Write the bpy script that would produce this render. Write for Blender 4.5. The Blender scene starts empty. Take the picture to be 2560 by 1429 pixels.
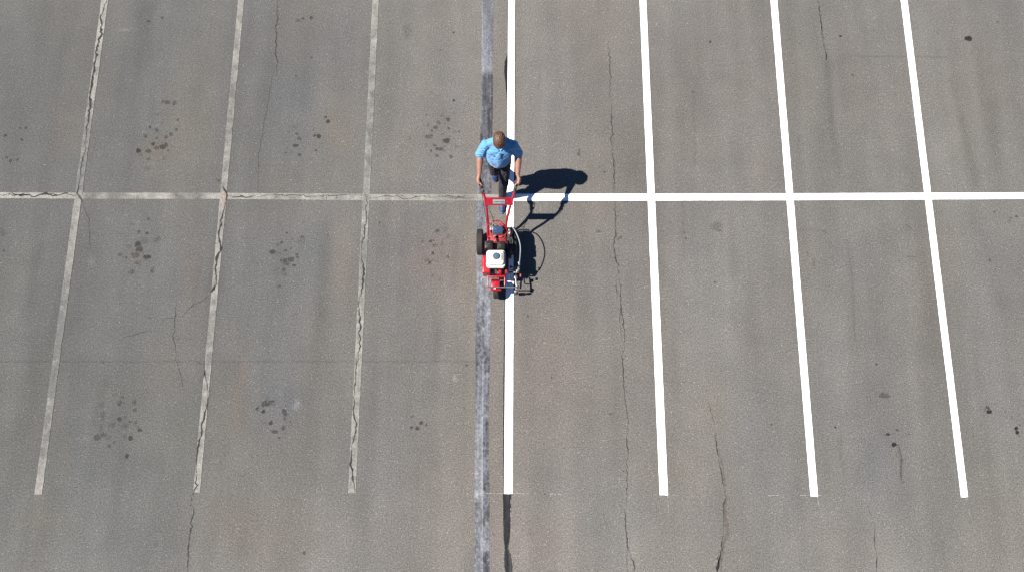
import bpy, bmesh, math, random
import numpy as np
from mathutils import Vector, Matrix

# ------------------------------------------------------------------ camera, world, sun, exposure
SC = bpy.context.scene
CAM_H = 10.0                       # drone height, metres
FOC = 1707.0 / 2560.0              # focal length / sensor width
TILT = math.atan(1707.0 / 8636.0)
cam = bpy.data.cameras.new('camera'); cam.sensor_width = 36.0; cam.lens = 36.0 * FOC
cam.clip_start = 0.1; cam.clip_end = 6000
camo = bpy.data.objects.new('camera', cam); SC.collection.objects.link(camo)
camo.location = (0, 0, CAM_H); camo.rotation_euler = (TILT, 0, 0)
SC.camera = camo

SUN_EL = math.radians(53.5)
SUN_DIR = math.radians(4.0)        # direction the shadows fall, measured from +X
w = bpy.data.worlds.new('World'); SC.world = w; w.use_nodes = True
nt = w.node_tree; bg = nt.nodes['Background']
sky = nt.nodes.new('ShaderNodeTexSky'); sky.sky_type = 'NISHITA'; sky.sun_disc = False
sky.sun_elevation = SUN_EL
sky.sun_rotation = math.radians(270 - 4)   # sun stands on the -X side
sky.air_density = 0.75; sky.dust_density = 0.0; sky.ozone_density = 7.0
nt.links.new(sky.outputs[0], bg.inputs[0]); bg.inputs[1].default_value = 0.05
sl = bpy.data.lights.new('sun', 'SUN'); sl.energy = 5.0; sl.angle = math.radians(0.5); sl.color = (1, .955, .89)
so = bpy.data.objects.new('sun', sl); SC.collection.objects.link(so)
ldir = Vector((math.cos(SUN_EL) * math.cos(SUN_DIR), math.cos(SUN_EL) * math.sin(SUN_DIR), -math.sin(SUN_EL)))
so.rotation_euler = ldir.to_track_quat('-Z', 'Y').to_euler(); so.location = (-20, 0, 30)
vs = SC.view_settings; vs.view_transform = 'Standard'; vs.look = 'None'; vs.gamma = 1; vs.exposure = 1.42

# ------------------------------------------------------------------ survey of the ground
_st, _ct = math.sin(TILT), math.cos(TILT)
def G(u, v, z=0.0):
    """surveyed mark (u,v) of the aerial photograph -> ground point in metres"""
    a = (u - 1280) / 1707.0; b = (714.5 - v) / 1707.0
    k = (z - CAM_H) / (-_ct + b * _st)
    return (a * k, (_st + b * _ct) * k)
def UV(x, y):
    """ground metres -> survey coordinates (numpy)"""
    dep = y * _st + CAM_H * _ct; up = y * _ct - CAM_H * _st
    return 1280 + 1707 * x / dep, 714.5 - 1707 * up / dep

# ------------------------------------------------------------------ materials
def new_mat(name):
    m = bpy.data.materials.new(name); m.use_nodes = True
    return m, m.node_tree, m.node_tree.nodes['Principled BSDF']
def N(nt, typ, **kw):
    n = nt.nodes.new(typ)
    for k, v in kw.items(): setattr(n, k, v)
    return n
def mixrgb(nt, a, b, fac, mode='MIX'):
    n = nt.nodes.new('ShaderNodeMix'); n.data_type = 'RGBA'; n.blend_type = mode
    for s, v in ((n.inputs[0], fac), (n.inputs[6], a), (n.inputs[7], b)):
        if hasattr(v, 'links'): nt.links.new(v, s)
        elif isinstance(v, (int, float)): s.default_value = v
        else: s.default_value = (*v, 1) if len(v) == 3 else v
    return n.outputs[2]
def ramp(nt, src, stops):
    r = nt.nodes.new('ShaderNodeValToRGB'); e = r.color_ramp.elements
    while len(e) < len(stops): e.new(.5)
    for i, (p, c) in enumerate(stops):
        e[i].position = p; e[i].color = (c, c, c, 1) if isinstance(c, (int, float)) else (*c, 1)
    nt.links.new(src, r.inputs[0]); return r.outputs[0]
def noise(nt, scale, detail=3, rough=.6, vec=None, dim=None):
    n = nt.nodes.new('ShaderNodeTexNoise'); n.inputs['Scale'].default_value = scale
    n.inputs['Detail'].default_value = detail; n.inputs['Roughness'].default_value = rough
    if vec is not None: nt.links.new(vec, n.inputs['Vector'])
    return n.outputs['Fac']
def coords(nt, scale=(1, 1, 1), kind='Object'):
    tc = nt.nodes.new('ShaderNodeTexCoord'); mp = nt.nodes.new('ShaderNodeMapping')
    mp.inputs['Scale'].default_value = scale; nt.links.new(tc.outputs[kind], mp.inputs['Vector'])
    return mp.outputs[0]
def bump(nt, h, bsdf, strength=.4, dist=.01):
    b = nt.nodes.new('ShaderNodeBump'); b.inputs['Strength'].default_value = strength
    b.inputs['Distance'].default_value = dist; nt.links.new(h, b.inputs['Height'])
    nt.links.new(b.outputs[0], bsdf.inputs['Normal'])

def simple(name, col, rough=.5, metal=0., var=.15, scale=30, bstr=0., bscale=80, bdist=.002, coat=0., spec=.5, splat=0.):
    """procedural: base colour broken up by dirt noise, roughness too"""
    m, nt, p = new_mat(name)
    v = coords(nt)
    n1 = noise(nt, scale, 4, .6, v)
    dark = tuple(c * (1 - var * 1.4) for c in col); light = tuple(min(1, c * (1 + var)) for c in col)
    c = ramp(nt, n1, [(.3, dark), (.7, light)])
    if splat:                                     # dried flecks of line paint
        vo = nt.nodes.new('ShaderNodeTexVoronoi'); vo.inputs['Scale'].default_value = 75; nt.links.new(v, vo.inputs['Vector'])
        se = nt.nodes.new('ShaderNodeSeparateColor'); nt.links.new(vo.outputs['Color'], se.inputs[0])
        f1 = ramp(nt, se.outputs[0], [(1 - splat, 0.), (1 - splat * .7, 1.)]); f2 = ramp(nt, vo.outputs['Distance'], [(.2, 1.), (.3, 0.)])
        c = mixrgb(nt, c, (.19, .19, .18), mixrgb(nt, f1, f2, 1., 'MULTIPLY'))
    nt.links.new(c, p.inputs['Base Color'])
    r = ramp(nt, noise(nt, scale * 1.7, 3, .6, v), [(.3, max(0, rough - .08)), (.7, min(1, rough + .1))])
    nt.links.new(r, p.inputs['Roughness'])
    p.inputs['Metallic'].default_value = metal; p.inputs['Coat Weight'].default_value = coat
    p.inputs['Specular IOR Level'].default_value = spec
    if bstr: bump(nt, noise(nt, bscale, 4, .6, v), p, bstr, bdist)
    return m

def asphalt_grain(nt, v):
    """returns a multiplicative grain colour centred on 1"""
    g1 = noise(nt, 62, 4, .75, v)
    g2 = noise(nt, 26, 3, .65, v)
    a = ramp(nt, g1, [(.32, (.38, .38, .39)), (.5, (.96, .96, .96)), (.68, (1.76, 1.72, 1.66))])
    b = ramp(nt, g2, [(.3, .89), (.7, 1.11)])
    c = mixrgb(nt, a, b, 1.0, 'MULTIPLY')
    vo = nt.nodes.new('ShaderNodeTexVoronoi'); vo.inputs['Scale'].default_value = 48
    vo.inputs['Randomness'].default_value = 1; nt.links.new(v, vo.inputs['Vector'])
    cell = nt.nodes.new('ShaderNodeSeparateColor'); nt.links.new(vo.outputs['Color'], cell.inputs[0])
    pick = ramp(nt, cell.outputs[0], [(.93, 0.), (.985, 1.)])
    near = ramp(nt, vo.outputs['Distance'], [(.2, 1.), (.42, 0.)])
    f = mixrgb(nt, pick, near, 1.0, 'MULTIPLY')
    c2 = mixrgb(nt, c, (2.3, 2.2, 2.0), f)
    dk = ramp(nt, cell.outputs[1], [(.93, 0.), (.985, .7)])
    f2 = mixrgb(nt, dk, near, 1.0, 'MULTIPLY')
    return mixrgb(nt, c2, (.35, .35, .37), f2), g1

def make_asphalt():
    m, nt, p = new_mat('asphalt')
    v = coords(nt)
    grain, h = asphalt_grain(nt, v)
    at = N(nt, 'ShaderNodeAttribute', attribute_name='tint')
    # patches of slightly different mix
    med = ramp(nt, noise(nt, 2.2, 5, .6, v), [(.3, (.93, .935, .94)), (.7, (1.07, 1.065, 1.06))])
    c = mixrgb(nt, at.outputs['Color'], grain, 1., 'MULTIPLY')
    c = mixrgb(nt, c, med, 1., 'MULTIPLY')
    st = N(nt, 'ShaderNodeAttribute', attribute_name='stain')
    rag = ramp(nt, noise(nt, 38, 4, .7, v), [(.32, .0), (.68, 1.)])
    mth = N(nt, 'ShaderNodeMath', operation='MULTIPLY_ADD'); nt.links.new(rag, mth.inputs[0]); mth.inputs[1].default_value = .45
    mth.inputs[2].default_value = -.22
    ad = N(nt, 'ShaderNodeMath', operation='ADD'); nt.links.new(st.outputs['Fac'], ad.inputs[0]); nt.links.new(mth.outputs[0], ad.inputs[1])
    gate = N(nt, 'ShaderNodeMath', operation='MULTIPLY'); nt.links.new(ad.outputs[0], gate.inputs[0])
    gr = ramp(nt, st.outputs['Fac'], [(0., 0.), (.18, 1.)]); nt.links.new(gr, gate.inputs[1])
    f = ramp(nt, gate.outputs[0], [(.05, 0.), (.85, .93)])
    c = mixrgb(nt, c, (.0105, .0100, .0100), f)
    nt.links.new(c, p.inputs['Base Color']); p.inputs['Roughness'].default_value = .93
    p.inputs['Specular IOR Level'].default_value = .2
    bump(nt, h, p, .55, .006)
    return m

def make_vcol(name, rough=.8, grain=.5, bstr=.3, chipped=False):
    """colour comes from the surface's own baked wear map, broken by grain"""
    m, nt, p = new_mat(name); v = coords(nt)
    at = N(nt, 'ShaderNodeAttribute', attribute_name='tint')
    g, h = asphalt_grain(nt, v)
    gg = mixrgb(nt, (1, 1, 1), g, grain)
    c = mixrgb(nt, at.outputs['Color'], gg, 1., 'MULTIPLY')
    if chipped:                                   # flakes gone, asphalt showing
        fl = ramp(nt, noise(nt, 30, 5, .72, v), [(.35, .50), (.43, 1.), (.62, 1.), (.74, 1.12)]); c = mixrgb(nt, c, fl, 1., 'MULTIPLY')
        sc2 = ramp(nt, noise(nt, 22, 4, .7, coords(nt, (1, .12, 1))), [(.30, .8), (.45, 1.)]); c = mixrgb(nt, c, sc2, 1., 'MULTIPLY')
    nt.links.new(c, p.inputs['Base Color']); p.inputs['Roughness'].default_value = rough
    p.inputs['Specular IOR Level'].default_value = .25
    bump(nt, h, p, bstr, .004)
    return m

def make_cover_paint():
    """cover paint over an old line: baked wear map, scraped and mottled"""
    m, nt, p = new_mat('black_out_paint'); v = coords(nt); vs_ = coords(nt, (1, .16, 1))
    at = N(nt, 'ShaderNodeAttribute', attribute_name='tint')
    a = ramp(nt, noise(nt, 34, 5, .7, v), [(.34, .66), (.5, .97), (.66, 1.38)])
    b_ = ramp(nt, noise(nt, 45, 3, .6, vs_), [(.35, .86), (.65, 1.14)])
    c = mixrgb(nt, mixrgb(nt, at.outputs['Color'], a, 1., 'MULTIPLY'), b_, 1., 'MULTIPLY')
    nt.links.new(c, p.inputs['Base Color']); p.inputs['Roughness'].default_value = .75; p.inputs['Specular IOR Level'].default_value = .15
    bump(nt, noise(nt, 60, 4, .7, v), p, .4, .005)
    return m

def make_fresh_paint():
    m, nt, p = new_mat('fresh_white_paint'); v = coords(nt)
    n1 = noise(nt, 60, 4, .7, v); n2 = noise(nt, 3, 3, .6, v)
    c = mixrgb(nt, ramp(nt, n1, [(.25, (.72, .73, .74)), (.5, (.80, .81, .82))]),
               ramp(nt, n2, [(.3, .94), (.7, 1.)]), 1., 'MULTIPLY')
    nt.links.new(c, p.inputs['Base Color']); p.inputs['Roughness'].default_value = .55
    bump(nt, n1, p, .3, .003)
    return m

M = dict(
    asphalt=make_asphalt(), worn=make_vcol('worn_white_paint', .8, .62, .45, True), seal=make_cover_paint(),
    fresh=make_fresh_paint(),
    crack=simple('crack_dirt', (0.011, 0.0105, 0.0095), .95, var=.4, scale=25, bstr=.5),
    crack_soft=simple('crack_grit', (.019, .0175, .0155), .95, var=.4, scale=40),
    moss=simple('crack_moss', (0.03, 0.032, 0.013), .95, var=.5, scale=30),
    sealant=simple('brown_crack_filler', (0.058, 0.047, 0.04), .8, var=.25, scale=20),
    red=simple('red_enamel', (0.245, 0.005, 0.011), .28, var=.10, scale=9, coat=.25, bstr=.04, bscale=60, splat=.05),
    redworn=simple('red_casting', (0.17, 0.006, 0.009), .45, var=.3, scale=25, bstr=.2, splat=.06),
    tyre=simple('tyre_rubber', (0.024, 0.019, 0.017), .75, var=.3, scale=35, bstr=.3, splat=.04),
    blackpl=simple('black_plastic', (0.0095, 0.0075, 0.007), .42, var=.25, scale=40, bstr=.15, spec=.3),
    black=simple('black_rubber', (0.007, 0.007, 0.008), .6, var=.3, scale=60, bstr=.2),
    steel=simple('bare_steel', (0.26, 0.25, 0.245), .32, 1., var=.25, scale=50, bstr=.1),
    zinc=simple('zinc_plate', (0.18, 0.165, 0.15), .42, .85, var=.35, scale=45, bstr=.2),
    galv=simple('galvanised_rod', (0.2, 0.205, 0.21), .4, .8, var=.15, scale=40),
    cast=simple('cast_aluminium', (0.17, 0.155, 0.145), .5, .7, var=.35, scale=60, bstr=.4),
    tank=simple('cream_tank_paint', (0.42, 0.41, 0.355), .35, var=.05, scale=12, coat=.2),
    cap=simple('blue_grey_cap', (0.03, 0.05, 0.092), .45, var=.12, scale=60),
    panel=simple('dark_blue_cover', (0.02, 0.036, 0.078), .25, var=.15, scale=20, coat=.4),
    hose=simple('grey_hose', (0.13, 0.145, 0.165), .4, var=.06, scale=40),
    plate=simple('plate_white', (0.19, 0.195, 0.19), .5, var=.06, scale=60),
    green=simple('plate_green', (0.006, 0.05, 0.034), .5, var=.2, scale=90),
    decal=simple('brown_decal', (0.07, 0.042, 0.03), .6, var=.3, scale=120),
    orange=simple('orange_tag', (0.24, 0.055, 0.03), .5, var=.2, scale=60),
    skin=simple('skin', (0.215, 0.098, 0.066), .5, var=.10, scale=22, bstr=.1, bscale=200, bdist=.001),
    hair=None, shirt=None,
    pants=simple('dark_grey_trousers', (.029, .025, .031), .85, var=.18, scale=14, bstr=.35, bscale=28, bdist=.01, spec=.15),
    shoe=simple('blue_shoe', (0.006, 0.02, 0.078), .6, var=.2, scale=60, bstr=.3, bscale=160),
    sole=simple('shoe_sole', (0.03, 0.045, 0.085), .6, var=.2, scale=60),
    emblem=simple('shirt_emblem', (0.13, 0.16, 0.22), .7, var=.15, scale=120),
    mark=simple('thin_mark_paint', (.20, .20, .195), .8, var=.35, scale=45),
    belt=simple('belt_leather', (0.008, 0.007, 0.007), .5, var=.2, scale=60),
)
def make_shirt():
    m, nt, p = new_mat('light_blue_cotton'); v = coords(nt)
    n1 = noise(nt, 9, 3, .6, v); n2 = noise(nt, 420, 2, .5, v)
    c = ramp(nt, n1, [(.3, (.076, .205, .365)), (.7, (.090, .228, .395))])
    nt.links.new(c, p.inputs['Base Color']); p.inputs['Roughness'].default_value = .9
    p.inputs['Specular IOR Level'].default_value = .2; p.inputs['Sheen Weight'].default_value = .15
    bump(nt, n2, p, .2, .001); return m
def make_hair():
    m, nt, p = new_mat('reddish_brown_hair')
    v = coords(nt, (1.0, .35, .6))
    n1 = noise(nt, 95, 4, .7, v)
    c = ramp(nt, n1, [(.3, (.022, .008, .003)), (.52, (.062, .027, .011)), (.74, (.135, .068, .032))])
    nt.links.new(c, p.inputs['Base Color']); p.inputs['Roughness'].default_value = .5
    bump(nt, n1, p, .9, .008); return m
M['shirt'] = make_shirt(); M['hair'] = make_hair()

# ------------------------------------------------------------------ object helpers
COL = SC.collection
def tag(o, label=None, cat=None, group=None, kind=None):
    if label: o['label'] = label
    if cat: o['category'] = cat
    if group: o['group'] = group
    if kind: o['kind'] = kind
    return o
def link(name, me, mats, parent=None, smooth=True):
    o = bpy.data.objects.new(name, me); COL.objects.link(o)
    if not isinstance(mats, (list, tuple)): mats = [mats]
    for m in mats: me.materials.append(m)
    if smooth:
        me.polygons.foreach_set('use_smooth', [True] * len(me.polygons))
    if parent is not None:                 # meshes are modelled in world metres; only the empties carry a location
        o.parent = parent; o.matrix_parent_inverse = Matrix.Translation(-Vector(parent.location))
    return o
def empty(name, loc):
    o = bpy.data.objects.new(name, None); COL.objects.link(o); o.location = loc; o.empty_display_size = .1
    return o

class MB:
    """collects shapes (world metres) into one mesh"""
    ICO = {}
    def __init__(s): s.bm = bmesh.new(); s.els = []
    def merge(s, o, mi=0):
        for f in o.faces: f.material_index = mi
        me = bpy.data.meshes.new('t'); o.to_mesh(me); o.free(); s.bm.from_mesh(me); bpy.data.meshes.remove(me)
        return s
    def box(s, c, size, rot=None, bev=.004, seg=2, taper=None, mi=0):
        b = bmesh.new(); bmesh.ops.create_cube(b, size=1)
        for v in b.verts:
            k = taper if (taper and v.co.z > 0) else 1
            v.co = Vector((v.co.x * size[0] * k, v.co.y * size[1] * k, v.co.z * size[2]))
        if bev: bmesh.ops.bevel(b, geom=list(b.edges), offset=bev, segments=seg, affect='EDGES', profile=.6)
        R = rot.to_4x4() if rot is not None else Matrix.Identity(4)
        bmesh.ops.transform(b, matrix=Matrix.Translation(c) @ R, verts=b.verts); return s.merge(b, mi)
    def cyl(s, a, b_, r, r2=None, seg=20, bev=0., mi=0):
        a, b_ = Vector(a), Vector(b_); d = b_ - a
        b = bmesh.new(); bmesh.ops.create_cone(b, cap_ends=True, segments=seg, radius1=r, radius2=r if r2 is None else r2, depth=d.length)
        if bev:
            es = [e for e in b.edges if len(e.link_faces) == 2 and any(len(f.verts) > 4 for f in e.link_faces)]
            bmesh.ops.bevel(b, geom=es, offset=bev, segments=2, affect='EDGES')
        q = d.to_track_quat('Z', 'Y')
        bmesh.ops.transform(b, matrix=Matrix.Translation((a + b_) / 2) @ q.to_matrix().to_4x4(), verts=b.verts); return s.merge(b, mi)
    def lathe(s, c, axis, prof, seg=36, mi=0):
        """prof: (r, h) along axis"""
        b = bmesh.new(); q = Vector(axis).to_track_quat('Z', 'Y').to_matrix(); c = Vector(c); rings = []
        for r, h in prof:
            rings.append([b.verts.new(c + q @ Vector((r * math.cos(2 * math.pi * i / seg), r * math.sin(2 * math.pi * i / seg), h))) for i in range(seg)])
        for A, B in zip(rings, rings[1:]):
            for i in range(seg): b.faces.new((A[i], A[(i + 1) % seg], B[(i + 1) % seg], B[i]))
        if prof[0][0] > 0 and prof[0] != prof[-1]: b.faces.new(rings[0][::-1]); b.faces.new(rings[-1])
        bmesh.ops.recalc_face_normals(b, faces=b.faces); return s.merge(b, mi)
    def tube(s, pts, r, seg=12, sub=6, mi=0):
        P = catmull([Vector(p) for p in pts], sub) if sub else [Vector(p) for p in pts]
        rr = r if isinstance(r, (list, tuple)) else None
        b = bmesh.new(); rings = []; up = Vector((0, 0, 1)); n = len(P)
        t0 = (P[1] - P[0]).normalized(); nrm = t0.orthogonal().normalized()
        for i, p in enumerate(P):
            t = (P[min(i + 1, n - 1)] - P[max(i - 1, 0)]).normalized()
            nrm = (nrm - t * nrm.dot(t)).normalized(); bi = t.cross(nrm)
            rad = r if rr is None else rr[0] + (rr[1] - rr[0]) * i / (n - 1)
            rings.append([b.verts.new(p + (nrm * math.cos(2 * math.pi * k / seg) + bi * math.sin(2 * math.pi * k / seg)) * rad) for k in range(seg)])
        for A, B in zip(rings, rings[1:]):
            for k in range(seg): b.faces.new((A[k], A[(k + 1) % seg], B[(k + 1) % seg], B[k]))
        b.faces.new(rings[0][::-1]); b.faces.new(rings[-1])
        bmesh.ops.recalc_face_normals(b, faces=b.faces); return s.merge(b, mi)
    def ell(s, c, r, rot=None, sub=3, mi=0):
        if sub not in MB.ICO:
            b = bmesh.new(); bmesh.ops.create_icosphere(b, subdivisions=sub, radius=1); b.verts.index_update()
            MB.ICO[sub] = (np.array([v.co[:] for v in b.verts]), np.array([[v.index for v in f.verts] for f in b.faces])); b.free()
        V, F = MB.ICO[sub]; r = (r, r, r) if isinstance(r, (int, float)) else r
        A = V * np.array(r)
        if rot is not None: A = A @ np.array(rot.to_3x3()).T
        s.els.append((A + np.array(c[:]), F)); return s
    def flush(s):
        if not s.els: return
        n = 0; vs_, fs_ = [], []
        for v, f in s.els: vs_.append(v); fs_.append(f + n); n += len(v)
        v = np.concatenate(vs_).astype(np.float32); f = np.concatenate(fs_).astype(np.int32); me = bpy.data.meshes.new('t')
        me.vertices.add(len(v)); me.vertices.foreach_set('co', v.ravel()); me.loops.add(f.size); me.loops.foreach_set('vertex_index', f.ravel())
        me.polygons.add(len(f)); me.polygons.foreach_set('loop_start', (np.arange(len(f)) * 3).astype(np.int32)); me.update(calc_edges=True)
        s.bm.from_mesh(me); bpy.data.meshes.remove(me); s.els = []
    def plate(s, poly, z0, z1, mi=0, bev=0.):
        """extruded polygon in plan"""
        b = bmesh.new(); f = b.faces.new([b.verts.new((x, y, z0)) for x, y in poly])
        g = bmesh.ops.extrude_face_region(b, geom=[f])
        for v in [e for e in g['geom'] if isinstance(e, bmesh.types.BMVert)]: v.co.z = z1
        bmesh.ops.recalc_face_normals(b, faces=b.faces)
        if bev: bmesh.ops.bevel(b, geom=list(b.edges), offset=bev, segments=2, affect='EDGES')
        return s.merge(b, mi)
    def limb(s, a, b_, ra, rb, step=.018, mi=0, ea=(1, 1, 1), rot=None):
        a, b_ = Vector(a), Vector(b_); n = max(2, int((b_ - a).length / step))
        for i in range(n + 1):
            t = i / n; r = ra + (rb - ra) * t
            s.ell(a.lerp(b_, t), (r * ea[0], r * ea[1], r * ea[2]), rot, 2)
        return s
    def build(s, name, mats, parent=None, smooth=True, autosmooth=True):
        s.flush(); me = bpy.data.meshes.new(name); s.bm.to_mesh(me); s.bm.free()
        o = link(name, me, mats, parent, smooth)
        if smooth and autosmooth:
            try: me.set_sharp_from_angle(angle=math.radians(38))
            except Exception: pass
        return o
    def blob(s, name, mats, parent, voxel=.01, smooth=6, post=None, keep=False):
        """fuse everything collected into ONE continuous skin"""
        s.flush(); me = bpy.data.meshes.new('tmp'); s.bm.to_mesh(me); s.bm.free()
        o = bpy.data.objects.new('tmp', me); COL.objects.link(o)
        r = o.modifiers.new('r', 'REMESH'); r.mode = 'VOXEL'; r.voxel_size = voxel
        if smooth:
            k = o.modifiers.new('s', 'SMOOTH'); k.iterations = smooth; k.factor = .5
        dg = bpy.context.evaluated_depsgraph_get(); dg.update()
        m2 = bpy.data.meshes.new_from_object(o.evaluated_get(dg)); bpy.data.objects.remove(o); bpy.data.meshes.remove(me)
        m2.materials.clear(); m2.name = name
        if post:
            n = len(m2.vertices); co = np.empty(n * 3, np.float32); no = np.empty(n * 3, np.float32)
            m2.vertices.foreach_get('co', co); m2.vertex_normals.foreach_get('vector', no)
            m2.vertices.foreach_set('co', post(co.reshape(-1, 3).astype(float), no.reshape(-1, 3)).astype(np.float32).ravel()); m2.update()
        return link(name, m2, mats, parent, True)
def catmull(P, sub):
    out = []
    for i in range(len(P) - 1):
        p0 = P[max(i - 1, 0)]; p1 = P[i]; p2 = P[i + 1]; p3 = P[min(i + 2, len(P) - 1)]
        for k in range(sub):
            t = k / sub
            out.append(.5 * ((2 * p1) + (p2 - p0) * t + (2 * p0 - 5 * p1 + 4 * p2 - p3) * t * t + (3 * p1 - p0 - 3 * p2 + p3) * t ** 3))
    out.append(P[-1]); return out

# numpy value noise
def vnoise(x, y, seed, sx, sy):
    rs = np.random.RandomState(seed); T = rs.rand(256, 256)
    gx = x / sx + 1000.3; gy = y / sy + 1000.7
    ix = np.floor(gx).astype(int); iy = np.floor(gy).astype(int); fx = gx - ix; fy = gy - iy
    fx = fx * fx * (3 - 2 * fx); fy = fy * fy * (3 - 2 * fy)
    a = T[ix % 256, iy % 256]; b = T[(ix + 1) % 256, iy % 256]; c = T[ix % 256, (iy + 1) % 256]; d = T[(ix + 1) % 256, (iy + 1) % 256]
    return (a * (1 - fx) + b * fx) * (1 - fy) + (c * (1 - fx) + d * fx) * fy
def fbm(x, y, seed, sx, sy, o=3):
    r = 0; amp = 1; t = 0
    for i in range(o):
        r = r + amp * vnoise(x, y, seed + i * 7, sx / 2 ** i, sy / 2 ** i); t += amp; amp *= .5
    return r / t
def grid_mesh(name, X, Y, Z, tint, stain=None, extra=None):
    """regular grid -> mesh with point attributes; X,Y,Z are (n,m)"""
    n, m = X.shape; me = bpy.data.meshes.new(name)
    co = np.stack([X, Y, Z], -1).reshape(-1, 3).astype(np.float32)
    idx = np.arange(n * m).reshape(n, m)
    q = np.stack([idx[:-1, :-1], idx[:-1, 1:], idx[1:, 1:], idx[1:, :-1]], -1).reshape(-1, 4)
    li = q.ravel().astype(np.int32); ls = (np.arange(len(q)) * 4).astype(np.int32); mi = np.zeros(len(q), np.int32)
    tint = tint.reshape(-1, 3)
    if extra is not None:                       # cracks and chips: further faces of the same surface
        extra.verts.index_update(); ev = np.array([v.co[:] for v in extra.verts], np.float32)
        el = []; es = []; em = []
        for f in extra.faces:
            es.append(len(li) + len(el)); el += [v.index + len(co) for v in f.verts]; em.append(f.material_index)
        co = np.concatenate([co, ev]); li = np.concatenate([li, np.array(el, np.int32)]); ls = np.concatenate([ls, np.array(es, np.int32)])
        ly = extra.verts.layers.float_vector.get('tint'); ow = extra.verts.layers.float.get('own')
        et = np.array([tuple(v[ly]) if (ly is not None and v[ow] > .5) else (1., 1., 1.) for v in extra.verts])
        mi = np.concatenate([mi, np.array(em, np.int32)]); tint = np.concatenate([tint, et])
        if stain is not None: stain = np.concatenate([stain.reshape(-1), np.zeros(len(ev))])
        extra.free()
    me.vertices.add(len(co)); me.vertices.foreach_set('co', co.ravel())
    me.loops.add(len(li)); me.loops.foreach_set('vertex_index', li)
    me.polygons.add(len(ls)); me.polygons.foreach_set('loop_start', ls); me.polygons.foreach_set('material_index', mi)
    me.update(calc_edges=True)
    a = me.attributes.new('tint', 'FLOAT_COLOR', 'POINT')
    a.data.foreach_set('color', np.concatenate([tint, np.ones(tint.shape[:-1] + (1,))], -1).reshape(-1).astype(np.float32))
    if stain is not None:
        s = me.attributes.new('stain', 'FLOAT', 'POINT'); s.data.foreach_set('value', stain.reshape(-1).astype(np.float32))
    me.validate(); return me

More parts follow.
